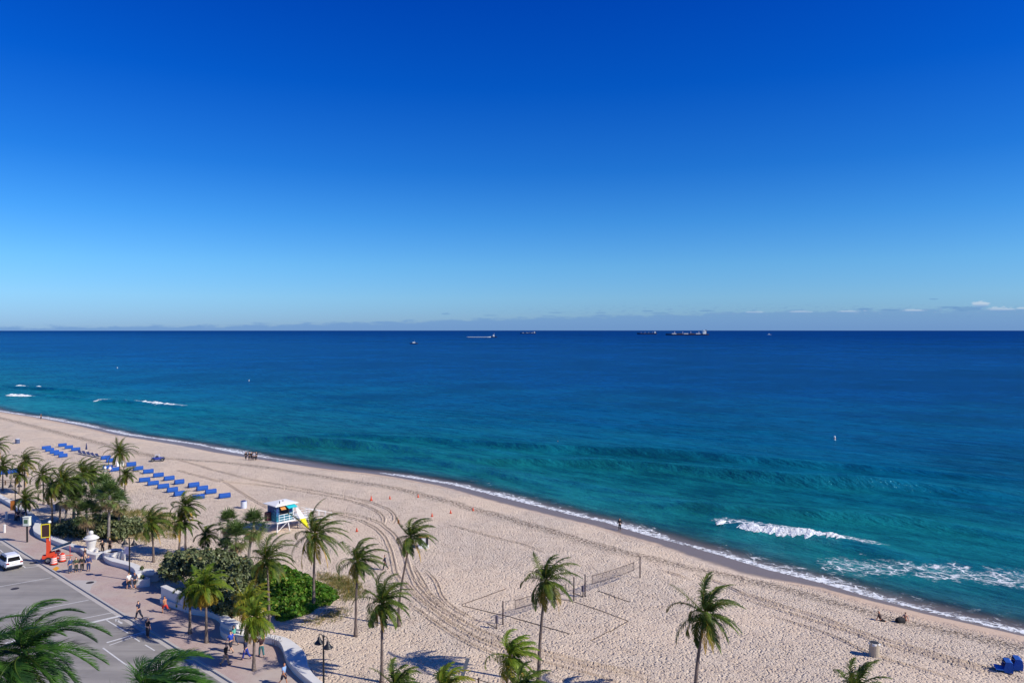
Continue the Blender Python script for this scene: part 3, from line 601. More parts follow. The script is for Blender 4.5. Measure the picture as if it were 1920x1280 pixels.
CP = [
 # base, heart, frond length, label, kwargs
 ((588,1137),(591,1003),3.5,'tall coconut palm rising from the bright green shrub, in front of the lifeguard tower',dict(n=19,nl=30,wind=.5,low=-.75,r=.15)),
 ((667,1192),(671,1052),2.7,'slender coconut palm with its crown above the dune grass patch, bare sand at its foot',dict(n=14,wind=.7,low=-.6)),
 ((748,1173),(770,1008),2.55,'coconut palm leaning over the tyre tracks beside the white bin box',dict(n=14,wind=.6,low=-.55,curve=-.6)),
 ((716,1278),(717,1132),2.6,'coconut palm with drooping fronds, nearest to the black double bell street lamp',dict(n=18,wind=.4,low=-.7)),
 ((1010,1280),(1024,1090),2.7,'tall coconut palm crossing the net of the middle volleyball court',dict(n=17,wind=.3,low=-.85,r=.15,droop=1.1)),
 ((1302,1335),(1322,1152),3.0,'lone coconut palm standing apart on open sand, facing the breaking wave',dict(n=19,wind=.35,low=-.95,r=.15,nl=32)),
 ((948,1335),(956,1232),2.5,'short coconut palm with yellowing fronds blown sideways below the volleyball court',dict(n=14,wind=.85,low=-.6,mat='y',yel=.08)),
 ((978,1392),(978,1297),2.2,'low green palm crown at the foot of the tall court palm',dict(n=12,wind=.5,dead=0)),
 ((745,1372),(742,1290),2.1,'small palm crown cut by the bottom edge, by the shadow on the sand',dict(n=14,wind=.4,dead=0)),
 ((835,1372),(832,1296),2.3,'yellow green palm crown cut by the bottom edge, beside the leaning grey board',dict(n=14,wind=.4,dead=0,mat='y',yel=.15)),
 ((1605,1402),(1604,1300),2.6,'palm crown cut by the bottom edge, below the beige rubbish bin',dict(n=15,wind=.35,dead=0)),
 ((505,1180),(500,1050),3.0,'coconut palm with a dark crown between the sea grape and the bright green shrub',dict(n=19,wind=.4,low=-.6)),
 ((387,1204),(386,1100),2.2,'young yellow green palm on the pavement in front of the sea grape tree',dict(n=17,wind=.3,low=-.9,mat='y',yel=.1,nl=28,dead=1)),
 ((356,1187),(357,1108),1.9,'small yellow green palm half hidden behind the young palm on the pavement',dict(n=12,wind=.3,low=-.7,mat='y',yel=.1,dead=0)),
 ((463,1206),(466,1128),2.1,'upright yellow palm growing close behind the second palm by the wave wall',dict(n=14,wind=.35,low=-.4,mat='y',yel=.2,dead=1)),
 ((476,1256),(478,1158),2.0,'yellowing palm with orange lower fronds among the walkers on the pavement',dict(n=18,wind=.2,low=-1.0,mat='y',yel=.12,dead=3)),
 ((384,1037),(386,1003),1.9,'little sparse palm on bare sand beyond the sea grape tree',dict(n=11,wind=.3,low=-.8,dead=0,r=.10)),
 ((336,1042),(340,980),2.4,'lower palm of the pair standing beside the dune grass',dict(n=14,wind=.75,low=-.5)),
 ((348,1042),(347,950),2.5,'taller palm of the pair standing beside the dune grass',dict(n=15,wind=.7,low=-.4)),
 ((288,1053),(283,980),2.7,'palm with one yellow hanging frond between the pavement lamp and the dune grass',dict(n=16,wind=.65,low=-.9)),
 ((49,972),(47,937),2.5,'palm behind the white wave wall beside the orange banner',dict(n=15,wind=.45,low=-.7)),
 ((112,988),(117,903),3.7,'big palm with a broad shaggy crown in the dense clump',dict(n=22,wind=.5,low=-.6,nl=30)),
 ((150,965),(154,888),3.3,'palm crown behind the big shaggy palm in the dense clump',dict(n=18,wind=.6,low=-.5)),
 ((172,955),(172,890),2.9,'palm crown at the far side of the dense clump, below the sun beds',dict(n=17,wind=.5,low=-.6)),
 ((98,985),(96,915),2.6,'dark palm crown leaning in front of the dense clump',dict(n=16,wind=.5,low=-.7)),
 ((82,945),(80,891),2.8,'thin palm with a sparse crown beside the big shaggy palm',dict(n=15,wind=.5,low=-.8)),
 ((46,925),(47,864),2.9,'palm with windswept fronds behind the orange banner lamp',dict(n=15,wind=.75,low=-.6)),
 ((36,925),(37,888),2.4,'lower palm directly under the windswept palm beyond the wave wall',dict(n=13,wind=.4,low=-.8)),
 ((5,920),(6,873),2.6,'thin palm at the frame edge in front of the blue loungers',dict(n=14,wind=.4,low=-.7)),
 ((-15,912),(-8,837),2.8,'palm cut by the frame edge with only its fronds showing',dict(n=15,wind=.5,low=-.6)),
 ((225,908),(224,848),3.2,'palm with a round open crown rising above the rows of blue loungers',dict(n=20,wind=.15,low=-.7)),
 ((234,922),(236,892),2.2,'short palm just below the round crowned palm among the loungers',dict(n=14,wind=.4,low=-.6,dead=0)),
]
for b_, h_, L, lb, kw in CP:
    kw = dict(kw)
    if kw.get('mat') == 'y': kw['mat'] = m_yel
    coconut(b_, h_, L, lb, **kw)
# three big crowns right under the viewer
for bp, hp, L, lb, n in [((48,1500),(46,1228),4.9,'huge windblown palm crown over the road, nearest to the viewer',30), ((-60,1500),(-40,1245),4.6,'big palm crown at the frame edge beside the huge windblown crown',22), ((292,1640),(280,1308),4.0,'big bright green palm crown over the road beside the kerb',30)]:
    coconut(bp, hp, L, lb, n=n, nl=68, ll=1.15, lw=.042, wind=.85, mat=m_deep, dead=0, group='big palms by the road below the viewer', low=-1.0, droop=1.45, r=.16, base=at_z(*bp), hang=.28)
for b_, h_, rr, lb in [((123,988),(127,931),1.7,'slim cabbage palm under the big shaggy palm crown'), ((188,985),(196,912),1.9,'tall cabbage palm at the back of the fan leaved clump'), ((204,1016),(206,928),2.1,'tallest pale trunked cabbage palm right behind the white pillar'), ((165,1015),(162,962),2.0,'low cabbage palm with a round crown beside the white pillar'), ((223,1003),(223,942),1.7,'cabbage palm with a tan skirt of dead leaves beside the sea grape'), ((146,985),(150,932),1.8,'cabbage palm with olive leaves in the middle of the clump'),
   ((178,1000),(181,935),1.9,'cabbage palm with dark fans between the shaggy palm and the pillar'), ((138,978),(141,915),1.8,'cabbage palm half hidden behind the big shaggy palm'),
   ((425,1046),(428,980),1.6,'cabbage palm with grey green fans at the back of the small group'), ((444,1076),(443,1007),1.8,'cabbage palm in front of the small group with a pale trunk'), ((466,1062),(476,984),1.9,'tallest cabbage palm of the small group near the lifeguard tower'), ((428,1060),(422,1026),1.2,'stunted cabbage palm at the foot of the small group')]:
    sabal(b_, h_, rr, lb)
# ------------------------------------------------------------------ leafy bushes
def leaves(mb, pts, nrm, size, tint, flat=.6):
    n = len(pts); nr = nrm * flat + rng.normal(0, 1, (n, 3)) * (1 - flat) * 1.3; nr /= np.linalg.norm(nr, axis=1)[:, None] + 1e-9
    a = rng.normal(0, 1, (n, 3)); u = np.cross(nr, a); u /= np.linalg.norm(u, axis=1)[:, None] + 1e-9; v = np.cross(nr, u)
    s = size * rng.uniform(.6, 1.3, n)[:, None]
    V = np.stack([pts - u * s, pts - u * s * .35 - v * s * .8, pts + u * s * .6 - v * s * .6 + nr * s * .2, pts + u * s, pts + u * s * .5 + v * s * .65 + nr * s * .2, pts - u * s * .4 + v * s * .75], 1).reshape(-1, 3)
    mb.add(V, [tuple(6 * i + k for k in range(6)) for i in range(n)], np.repeat(tint, 6))
def blob_points(cen, rad, n):
    d = rng.normal(0, 1, (n, 3)); d /= np.linalg.norm(d, axis=1)[:, None]; d[:, 2] = np.abs(d[:, 2]) * np.where(rng.random(n) < .8, 1, -1)
    k = rng.uniform(.55, 1.05, n) ** .6 * np.where(rng.random(n) < .07, rng.uniform(1.05, 1.28, n), 1)
    lump = 1 + .30 * np.sin(d[:, 0] * 7 + cen[0]) * np.sin(d[:, 1] * 6 + cen[1]) + .15 * np.sin(d[:, 2] * 9 + cen[2] * 3)
    return np.asarray(cen) + d * np.asarray(rad) * (k * lump)[:, None], d
def bush(name, base_px, blobs, mat, label, cat, leaf, dens, stems=4, group=None):
    base = G(*base_px); root = empty(name, base, 0, label, cat, group); mb = MB(); ms = MB()
    for px, py, dz, r, rz_ in blobs:
        g = G(px, py) - base; c = g + np.array([0, 0, dz]); n = int(dens * r * r)
        p, d = blob_points(c, (r, r, rz_), n); keep = p[:, 2] > .02; p, d = p[keep], d[keep]
        leaves(mb, p, d, leaf, rng.uniform(-.15, .35, len(p)) + (rng.random(len(p)) < .06) * .6)
    for k in range(stems):
        px, py, dz, r, rz_ = blobs[k % len(blobs)]; c = G(px, py) - base + np.array([0, 0, dz]); b0 = rng.normal(0, .25, 3) * (1, 1, 0)
        ms.tube([b0 + (0, 0, -.1), b0 * .5 + c * .45 + rng.normal(0, .12, 3), c], [.09, .06, .02], 7)
    mb.build('crown', mat, root, tint=True)
    if stems: ms.build('trunk', m_wood, root, smooth=True)
    return root
bush('sea_grape_tree', (400,1150), [(335,1105,2.2,1.5,1.2),(330,1100,2.9,1.2,.9),(362,1105,3.0,1.7,1.3),(392,1112,3.2,1.7,1.4),(420,1112,2.9,1.6,1.3),(445,1120,2.4,1.7,1.4),(440,1140,1.6,1.7,1.4),(410,1145,1.5,1.6,1.5),(466,1125,1.4,1.4,1.3),(470,1100,1.3,1.3,1.1),(380,1140,1.6,1.3,1.2),(428,1155,.9,1.3,1.0),(460,1145,.9,1.2,1.0)], m_grape, 'spreading dark sea grape tree with round leaves behind the curved white wall', 'tree', .15, 900, 10)
bush('sea_grape_bush', (225,1020), [(213,1000,.9,1.6,1.5),(232,1004,.9,1.7,1.5),(248,1000,.8,1.4,1.2),(222,1012,.6,1.2,1.0),(196,992,.8,1.6,1.4)], m_grape, 'rounded dark sea grape bush behind the white pillar', 'bush', .15, 800, 5)
bush('sea_grape_bush', (322,1085), [(318,1085,.9,1.1,.9),(330,1080,1.1,1.1,1.0)], m_grape, 'small sea grape bush beside the white spiral drum', 'bush', .14, 800, 3)
bush('shade_bush', (150,1000), [(130,998,.6,1.6,.9),(150,1000,.7,1.8,1.0),(170,1005,.7,1.6,1.1),(185,1008,.7,1.4,1.1)], m_grape, 'dark low bush growing in the shade of the palm clump', 'bush', .14, 700, 4)
# bright green cover on the low dune behind the wall
def poly_fill(px, n):
    P = np.array([G(*q)[:2] for q in px]); lo, hi = P.min(0), P.max(0); out = []
    while len(out) < n:
        q = rng.uniform(lo, hi, (n * 2, 2)); ins = np.zeros(len(q), bool)
        for i in range(len(P)):
            a, b = P[i], P[i - 1]; c = ((a[1] > q[:, 1]) != (b[1] > q[:, 1])) & (q[:, 0] < (b[0] - a[0]) * (q[:, 1] - a[1]) / (b[1] - a[1] + 1e-12) + a[0]); ins ^= c
        out.extend(q[ins].tolist())
    q = np.array(out[:n]); dist = np.full(n, 1e9)
    for i in range(len(P)):
        a, b = P[i], P[i - 1]; L2 = ((b - a) ** 2).sum(); tt = np.clip(((q - a) @ (b - a)) / L2, 0, 1); dist = np.minimum(dist, np.hypot(*(q - a - tt[:, None] * (b - a)).T))
    return q, dist
PB = [(478,1118),(500,1152),(520,1166),(556,1164),(585,1150),(600,1140),(622,1138),(640,1128),(634,1108),(600,1090),(560,1072),(520,1064),(488,1072),(470,1090)]
q, ds = poly_fill(PB, 13000)
hgt = np.minimum(ds * .7, .95) * (.72 + .55 * fnoise(q[:, 0], q[:, 1], 1.8, 21)) + .45 * np.minimum(ds, 1) * fnoise(q[:, 0], q[:, 1], 5.0, 22)
keep = ds > .15 + .9 * np.clip(fnoise(q[:, 0], q[:, 1], 2.6, 24) + .15, 0, 1); q, hgt, ds = q[keep], hgt[keep], ds[keep]
z = np.maximum(hgt, .05) * np.where(rng.random(len(q)) < .72, rng.uniform(.86, 1.08, len(q)), rng.uniform(.3, .9, len(q)))
base = G(560, 1130); pts = np.column_stack([q, z]) - base; mb = MB()
nr = np.column_stack([rng.normal(0, .4, len(q)), rng.normal(0, .4, len(q)), np.ones(len(q))])
leaves(mb, pts, nr, .15, rng.uniform(-.2, .5, len(q)) + (rng.random(len(q)) < .10) * .5, .5)
root = empty('beach_shrub', base, 0, 'low bright green shrub covering the dune at the foot of the tall palm', 'shrub')
mb.build('foliage', m_bright, root, tint=True)

# dune grass
def grass(px, n, hh, name='dune_grass', spread=.13):
    q, ds = poly_fill(px, n); keep = rng.random(n) < np.clip(ds / 2.0 + .12, 0, 1) * np.clip(.6 + .8 * fnoise(q[:, 0], q[:, 1], .8, 33), .05, 1); q = q[keep]
    z0 = np.array([gz(*p) for p in q]); n = len(q); V = []; Fc = []; Tt = []; k = 0
    for i in range(n):
        c = np.array([*q[i], z0[i] - .02]); t0 = rng.uniform(-.1, 1.0)
        for j in range(4):
            d = np.array([rng.normal(0, .45), rng.normal(0, .45), 1.0]) + WIND * .25; d = unit(d); l = hh * rng.uniform(.5, 1.2); w_ = unit(np.cross(d, rng.normal(0, 1, 3))) * .022
            B = c + rng.normal(0, spread, 3) * (1, 1, 0); T = B + d * l * .6; E = T + unit(d + np.array([rng.normal(0, .5), rng.normal(0, .5), -.5])) * l * .45
            V += [B - w_, B + w_, T + w_ * .7, T - w_ * .7, E]; Fc += [(k, k+1, k+2, k+3), (k+3, k+2, k+4)]; Tt += [t0] * 5; k += 5
    mb = MB(); mb.add(V, Fc, Tt); return tag(mb.build(name, m_dune, tint=True), kind='stuff')
grass([(75,985),(70,1000),(110,1012),(160,1012),(200,1000),(250,1015),(275,1025),(300,1010),(330,1012),(350,990),(330,965),(280,955),(230,955),(180,965),(120,972)], 7500, .55)
grass([(585,1078),(600,1072),(640,1078),(672,1090),(690,1100),(690,1118),(660,1128),(640,1132),(625,1110),(600,1095)], 2600, .45)
grass([(560,1165),(600,1148),(640,1135),(665,1140),(650,1160),(600,1172),(575,1176)], 700, .3)
grass([(285,1035),(330,1035),(345,1050),(300,1060)], 250, .3)
# ------------------------------------------------------------------ walls
M = plain
def offset_wall(px, name, label, cat, wid, hh, inward, z0=-.1, group=None, taper0=0.0):
    """serpentine seat wall: pixels trace the foot of its road side face"""
    g = np.array([at_z(*p)[:2] for p in px]); L = np.concatenate([[0], np.cumsum(np.linalg.norm(np.diff(g, axis=0), axis=1))]); n = int(L[-1] / .35) + 2
    q = np.linspace(0, L[-1], n); c = np.stack([np.interp(q, L, g[:, i]) for i in range(2)], 1)
    for _ in range(2): c[1:-1] = .5 * c[1:-1] + .25 * (c[:-2] + c[2:])
    T = np.gradient(c, axis=0); T /= np.linalg.norm(T, axis=1)[:, None]
    for _ in range(10): T[1:-1] = .5 * T[1:-1] + .25 * (T[:-2] + T[2:])
    T /= np.linalg.norm(T, axis=1)[:, None]; Nn = np.stack([-T[:, 1], T[:, 0]], 1)
    rows = []; cap = []
    for i in range(n):
        w_ = wid(i / (n - 1)) if callable(wid) else wid; h = hh(i / (n - 1)) if callable(hh) else hh
        f = lambda u, z: np.array([*(c[i] + Nn[i] * u), z])
        rows.append([f(0, z0), f(.0, h), f(w_, h), f(w_, z0)])
        cap.append([f(-.05, h + .002), f(-.06, h + .07), f(-.03, h + .10), f(w_ + .03, h + .10), f(w_ + .06, h + .07), f(w_ + .05, h + .002)])
    root = empty(name, (*c[0], 0), 0, label, cat, group); off = np.array([*c[0], 0])
    mb = MB(); mb.grid(np.array(rows) - off); mb.add(np.array(rows[0]) - off, [(0, 1, 2, 3)]); mb.add(np.array(rows[-1]) - off, [(3, 2, 1, 0)]); mb.build('wall_body', m_white, root)
    mb = MB(); mb.grid(np.array(cap) - off); mb.add(np.array(cap[0]) - off, [tuple(range(6))]); mb.add(np.array(cap[-1]) - off, [tuple(range(6))[::-1]]); mb.build('coping', m_white, root)
    return root
offset_wall(WALL_A, 'wave_wall', 'white serpentine seat wall curling past the bike rack and walkers', 'wall', lambda s: .55 + .95 * math.exp(-((s - .70) / .09) ** 2) + .5 * math.exp(-((s - .36) / .06) ** 2), .48, 1)
offset_wall(WALL_B, 'wave_wall', 'white wave wall running from the far promenade to the white pillar', 'wall', .7, .5, 1)
offset_wall([(302,1127),(318,1135),(335,1142),(349,1148)], 'tall_wall', 'taller white wall panel in the shade under the sea grape tree', 'wall', .5, 1.5, 1)
offset_wall(WALL_C, 'wave_wall', 'white boat shaped wall piece between the lamp post and the spiral drum', 'wall', .75, .5, 1)
def lathed(name, px, parts, label, cat, n=28, mat=None):
    root = empty(name, at_z(*px), 0, label, cat)
    for nm, prof, m_ in parts: mb = MB(); mb.lathe(prof, n=n); mb.build(nm, m_ or m_white, root, smooth=False)
    return root
p = lathed('gate_pillar', (171,1035), [('base', [(.85, -.1), (.85, .35), (.75, .42)], None), ('shaft', [(.42, .42), (.48, .8), (.60, 1.3), (.68, 1.72)], None), ('cap', [(.86, 1.72), (.92, 1.78), (.88, 1.86), (.72, 1.90), (.70, 2.02), (.44, 2.16), (.30, 2.24)], None)], 'white flaring pillar topped by a ball at the promenade entrance', 'pillar')
mb = MB(); mb.lathe([(0, 2.2), (.15, 2.25), (.25, 2.37), (.28, 2.5), (.24, 2.63), (.14, 2.73), (0, 2.76)], n=20); mb.build('ball_finial', m_white, p, smooth=True)
# spiral drum
root = empty('spiral_drum', at_z(270, 1093), 0, 'white stepped spiral drum at the end of the boat shaped wall', 'drum')
for nm, r0, r1, h0, h1, a0, a1 in [('outer_ring', .0, 1.55, -.1, .85, .6, 5.6), ('inner_ring', .0, 1.05, .85, 1.3, .2, 4.4)]:
    mb = MB(); n = 36; th = np.linspace(a0, a1, n); V = []
    rr = r1 * (1 - .10 * (th - a0) / (a1 - a0))
    rows = [[(0, 0, h0), (r_ * math.cos(a), r_ * math.sin(a), h0), (r_ * math.cos(a), r_ * math.sin(a), h1), (0, 0, h1)] for r_, a in zip(rr, th)]
    mb.grid(rows); mb.add(rows[0], [(0, 1, 2, 3)]); mb.add(rows[-1], [(3, 2, 1, 0)]); mb.build(nm, m_white, root)
for x, y, z, rr in [(.35, -1.0, .86, .22), (-.5, .55, 1.31, .2)]:
    mb = MB(); p_, d_ = blob_points((x, y, z + .12), (rr, rr, .25), 60); leaves(mb, p_, d_, .1, rng.uniform(0, .3, 60)); mb.build('planting', m_grape, root, tint=True)
# round planter in the boat shaped wall
root = empty('round_planter', at_z(212, 1047), 0, 'white ring planter inside the boat shaped wall', 'planter')
mb = MB(); mb.lathe([(1.0, -.1), (1.02, .85), (1.06, .9), (1.06, .98), (.8, .98), (.78, .7), (0, .7)], n=28); mb.build('ring', m_white, root)
mb = MB(); mb.lathe([(0, .72), (.77, .72), (.77, .74), (0, .76)], n=20); mb.build('soil', M('soil', '#5d4c3c', .95), root)
mb = MB(); mb.prism([at_z(234, 1060) - at_z(212, 1047) + (0, 0, z) for z in (0,)] + [(1.9, -1.1, .0), (1.9, -1.1, .9), (1.55, -.9, 1.3), (1.45, -.9, 0)], (.18, .1, 0)); mb.build('fin', m_white, root)
# stub walls behind the pillar, in shade
offset_wall([(150,1036),(163,1046),(182,1050),(196,1043)], 'low_wall', 'low curved white wall wrapping the foot of the pillar', 'wall', .5, .55, 1)
# stepped block in the serpentine wall
mb = MB(); c0 = at_z(433, 1186)
mb.box((0, 0, .45), (1.5, 1.2, 1.1), UANG); mb.box(((U * 1.1)[0], (U * 1.1)[1], .22), (.9, 1.2, .64), UANG)
tag(mb.build('wall_pedestal', m_white, loc=c0, bevel=.03), 'white stepped pedestal in the bend of the serpentine wall', 'pedestal')
# ------------------------------------------------------------------ street lamps
m_black = M('black_metal', '#26262a', .45, .1)
m_glass = M('milk_glass', '#d8d5c8', .3)
def bell(mb, c, s=1.0):
    mb.lathe([(.03, .46), (.05, .30), (.10, .27), (.13, .12), (.27, -.06), (.36, -.14), (.36, -.18), (.30, -.16), (.08, .05), (0, .08)], c, 18)
def lamp(px, top_px, arm_ang, label, base=None):
    b0 = at_z(*px); h = at_depth(*top_px, b0[1])[2]
    root = empty('street_lamp', b0, arm_ang, label, 'street lamp', 'double bell street lamps')
    mb = MB(); mb.lathe([(.22, 0), (.22, .12), (.15, .2), (.13, .75), (.09, .85), (.075, .9), (.06, h - .1), (.09, h - .06), (.09, h), (.04, h + .06), (0, h + .12)], n=12); mb.build('pole', m_black, root, smooth=True)
    for s in (-1, 1):
        mb = MB(); mb.tube([(0, 0, h - .16), (s * .18, 0, h - .0), (s * .42, 0, h + .02), (s * .55, 0, h - .04), (s * .58, 0, h - .16)], .025, 8); arm = mb.build('arm', m_black, root, smooth=True)
        mb = MB(); bell(mb, (s * .58, 0, h - .56)); sh = mb.build('lamp_shade', m_black, root, smooth=True)
        mb = MB(); mb.lathe([(0, -.14), (.2, -.12), (.24, -.06), (.1, .04), (0, .05)], (s * .58, 0, h - .56), 14); mb.build('globe', m_glass, sh, smooth=True)
    return root
def banner(root, z0, z1, ang, m_, s=1):
    mb = MB(); mb.box((s * .36, 0, (z0 + z1) / 2), (.6, .02, z1 - z0)); o = mb.build('banner', m_, root); mb = MB(); mb.bar((0, 0, z1 + .02), (s * .7, 0, z1 + .02), .015); mb.build('banner_rod', m_black, root)
lamp((607,1330), (609,1191), -.75, 'black double bell street lamp standing at the lower end of the serpentine wall')
l2 = lamp((243,1087), (243,1008), -.2, 'black double bell street lamp with a pale banner beside the spiral drum')
banner(l2, 2.9, 3.75, 0, M('pale_banner', '#e8d6da', .7), -1)
l3 = lamp((29,975), (28,903), .2, 'black double bell street lamp with an orange banner by the far wave wall')
banner(l3, 1.5, 2.9, 0, M('orange_banner', '#b06a2a', .7, .3, 5), -1)
root = empty('pay_station', at_z(51, 1016), 0, 'dark slim post carrying a pale box on the pavement by the wave wall', 'pay station')
mb = MB(); mb.box((0, 0, 1.1), (.16, .16, 2.2)); mb.build('post', m_black, root, bevel=.01)
mb = MB(); mb.box((0, 0, 2.75), (.8, .5, 1.1)); mb.box((0, 0, 3.36), (.9, .6, .1)); bx_ = mb.build('box_head', M('pale_green', '#dfe3d2', .6), root, bevel=.02)
mb = MB(); mb.box((0, -.256, 2.8), (.5, .02, .5)); mb.build('panel', M('dark_green', '#5d7a55', .5), root)
for (x, y), lb in [((12,973), 'white bollard on the promenade, farther of the two'), ((8.5,998), 'white bollard on the promenade, nearer of the two')]:
    root = empty('bollard', at_z(x, y), 0, lb, 'bollard', 'white bollards on the promenade')
    mb = MB(); mb.lathe([(.16, 0), (.16, .95), (.15, 1.0)], n=14); mb.build('post', m_white, root, smooth=False)
    mb = MB(); mb.lathe([(.19, 1.0), (.19, 1.08), (.1, 1.14), (0, 1.15)], n=14); mb.build('cap', m_white, root, smooth=False)
# bike rack
root = empty('bike_rack', at_z(513, 1209), UANG + .12, 'wavy metal bike rack standing by the inner curve of the white wall', 'bike rack'); m_gal = M('galvanised', '#b3aca6', .4, .1, metal=.6)
pts = []
for k in range(4):
    x0 = -.9 + k * .6
    pts += [(x0 + dx, 0, z) for dx, z in [(-.15, .12), (-.15, .5), (-.15, .75), (-.08, .9), (.08, .9), (.15, .75), (.15, .5), (.15, .2), (.22, .1), (.38, .1)]]
mb = MB(); mb.tube(pts[:-3], .03, 7); mb.build('wave_tube', m_gal, root, smooth=True)
for x in (-1.05, 1.05): mb = MB(); mb.bar((x, 0, 0), (x, 0, .95), .035, 8); mb.build('upright', m_gal, root, smooth=True)
# ------------------------------------------------------------------ lifeguard tower
T0 = G(527, 992); TR_ = NANG
root = empty('lifeguard_tower', T0, TR_, 'turquoise lifeguard hut on white stilts with a white roof and a deck', 'lifeguard tower')
m_teal = M('teal_mural', '#2b7f93', .55, .35, 2.5); m_navy = M('navy_mural', '#1f4f8a', .55, .4, 3.0); m_turq = M('turquoise_paint', '#28bcc4', .5); m_wp = M('white_paint', '#eceae6', .5, .06); m_dk = M('dark_interior', '#20242c', .8)
mt, t_ = new_mat('mural'); P_ = t_.obj(); zz_ = t_.add('ShaderNodeSeparateXYZ', i_0=P_).outputs[2]
cc_ = t_.mix(t_.step(t_.math('ADD', zz_, t_.math('MULTIPLY', t_.noise(P_, 1.6, 4), 1.4)), 2.6, 3.6), S('#1f7f92'), S('#27427f')); cc_ = t_.mix(t_.step(t_.noise(P_, 4, 3), .56, .62), cc_, S('#4fa3b5'))
b_ = t_.add('ShaderNodeBsdfPrincipled', i_Roughness=.6); t_.l.new(cc_, b_.inputs['Base Color']); t_.l.new(b_.outputs[0], t_.o.inputs[0]); m_mural = mt
# local frame: +x to the sea, -y towards the viewer's right
FL = 1.35; HH = 2.25
def part(nm, m_, fn, par=None, **kw): mb = MB(); fn(mb); return mb.build(nm, m_, par or root, **kw)
part('deck', m_wp, lambda b: [b.box((1.1, 0, FL), (5.2, 3.0, .14))] + [b.box((-1.5 + .2 * k + .1, 0, FL + .08), (.17, 3.0, .03)) for k in range(26)])
for x in (-1.3, 0.3, 2.0, 3.5):
    for s in (-1, 1): part('leg', m_wp, lambda b: b.tube([(x + .25 * (1 if x > 0 else -1), s * 1.45, -.3), (x, s * 1.25, FL)], .07, 8))
for s in (-1, 1):
    part('brace', m_wp, lambda b: b.bar((-1.3, s * 1.3, .2), (.3, s * 1.26, FL - .1), .04)); part('brace', m_wp, lambda b: b.bar((2.0, s * 1.3, .2), (3.5, s * 1.26, FL - .1), .04))
W = 1.15
part('back_wall', m_mural, lambda b: b.box((-1.35, 0, FL + .1 + HH / 2), (.1, 2 * W, HH)))
part('side_wall', m_mural, lambda b: (b.box((-.1, W - .05, FL + .1 + HH / 2), (2.4, .1, HH))))
sw = part('side_wall', m_mural, lambda b: (b.box((-.1, -W + .05, FL + .1 + .45), (2.4, .1, .9)), b.box((-1.12, -W + .05, FL + .1 + 1.57), (.36, .1, 1.36)), b.box((.85, -W + .05, FL + .1 + 1.57), (.5, .1, 1.36)), b.box((-.17, -W + .05, FL + .1 + 2.12), (1.54, .1, .25))))
part('window', m_dk, lambda b: b.box((-.17, -W + .12, FL + .1 + 1.45), (1.54, .02, 1.1)), sw)
part('front_wall', m_turq, lambda b: (b.box((1.15, .7, FL + .1 + HH / 2), (.1, .8, HH)), b.box((1.15, -.85, FL + .1 + HH / 2), (.1, .5, HH))))
part('awning', m_turq, lambda b: b.prism([(-.1, -W - .02, FL + 2.28), (1.3, -W - .02, FL + 2.28), (1.3, -W - .95, FL + 1.95), (-.1, -W - .95, FL + 1.95)], (0, 0, .05)))
part('awning_strut', m_wp, lambda b: (b.bar((1.25, -W - .9, FL + 1.95), (1.1, -W, FL + 1.3), .02)))
part('open_shutter', M('orange_timber', '#c98b4a', .6), lambda b: b.prism([(-.95, -W - .02, FL + 2.2), (-.2, -W - .02, FL + 2.2), (-.2, -W - .55, FL + 1.8), (-.95, -W - .55, FL + 1.8)], (0, 0, .04)))
zr = FL + HH + .1
rf = part('roof', m_wp, lambda b: b.add([(-1.85, -1.65, zr), (1.75, -1.65, zr), (1.75, 1.65, zr), (-1.85, 1.65, zr), (-1.85, -1.65, zr + .1), (1.75, -1.65, zr + .1), (1.75, 1.65, zr + .1), (-1.85, 1.65, zr + .1), (-.2, 0, zr + .48), (.1, 0, zr + .48)], [(3, 2, 1, 0), (0, 1, 5, 4), (1, 2, 6, 5), (2, 3, 7, 6), (3, 0, 4, 7), (4, 5, 9, 8), (5, 6, 9), (6, 7, 8, 9), (7, 4, 8)]))
part('roof_number', m_black, lambda b: (b.prism([(-.9, -1.0, zr + .27), (-.75, -1.0, zr + .27), (-.35, -.35, zr + .43), (-.5, -.35, zr + .43)], (0, 0, .012)), b.prism([(-.1, -.55, zr + .40), (.15, -.55, zr + .40), (.15, -.35, zr + .44), (-.1, -.35, zr + .44)], (0, 0, .012))), rf)
rl = part('railing', m_wp, lambda b: [b.bar((x, s * 1.45, FL + .1), (x, s * 1.45, FL + 1.15), .035) for x in (1.3, 2.1, 2.9, 3.65) for s in (-1, 1)] + [b.bar((1.2, s * 1.45, FL + z), (3.65, s * 1.45, FL + z), .03) for s in (-1, 1) for z in (.45, .8, 1.15)] + [b.bar((3.65, -1.45, FL + z), (3.65, -.5, FL + z), .03) for z in (.45, .8, 1.15)])
part('side_railing', m_wp, lambda b: [b.bar((-1.2, -1.48, FL + z), (1.2, -1.48, FL + z), .035) for z in (.4, .75, 1.1)] + [b.bar((x, -1.48, FL + .1), (x, -1.48, FL + 1.1), .035) for x in (-1.2, -.4, .4, 1.2)])
part('ramp', M('bleached_timber', '#c9b8a8', .8, .15), lambda b: b.prism([(3.7, -.7, FL + .08), (3.7, .7, FL + .08), (8.2, .7, .05), (8.2, -.7, .05)], (0, 0, -.1)))
part('ramp_rail', m_wp, lambda b: [b.bar((3.7, s * .7, FL + 1.0), (8.0, s * .7, 1.0), .03) for s in (-1, 1)] + [b.bar((x, s * .7, FL * (8.2 - x) / 4.5), (x, s * .7, FL * (8.2 - x) / 4.5 + 1.0 - .0), .03) for x in (4.6, 5.7, 6.8, 7.9) for s in (-1, 1)])
part('rear_box', M('maroon', '#5b3038', .6), lambda b: b.box((-1.75, .5, FL + .75), (.6, .7, 1.2)), bevel=.02)
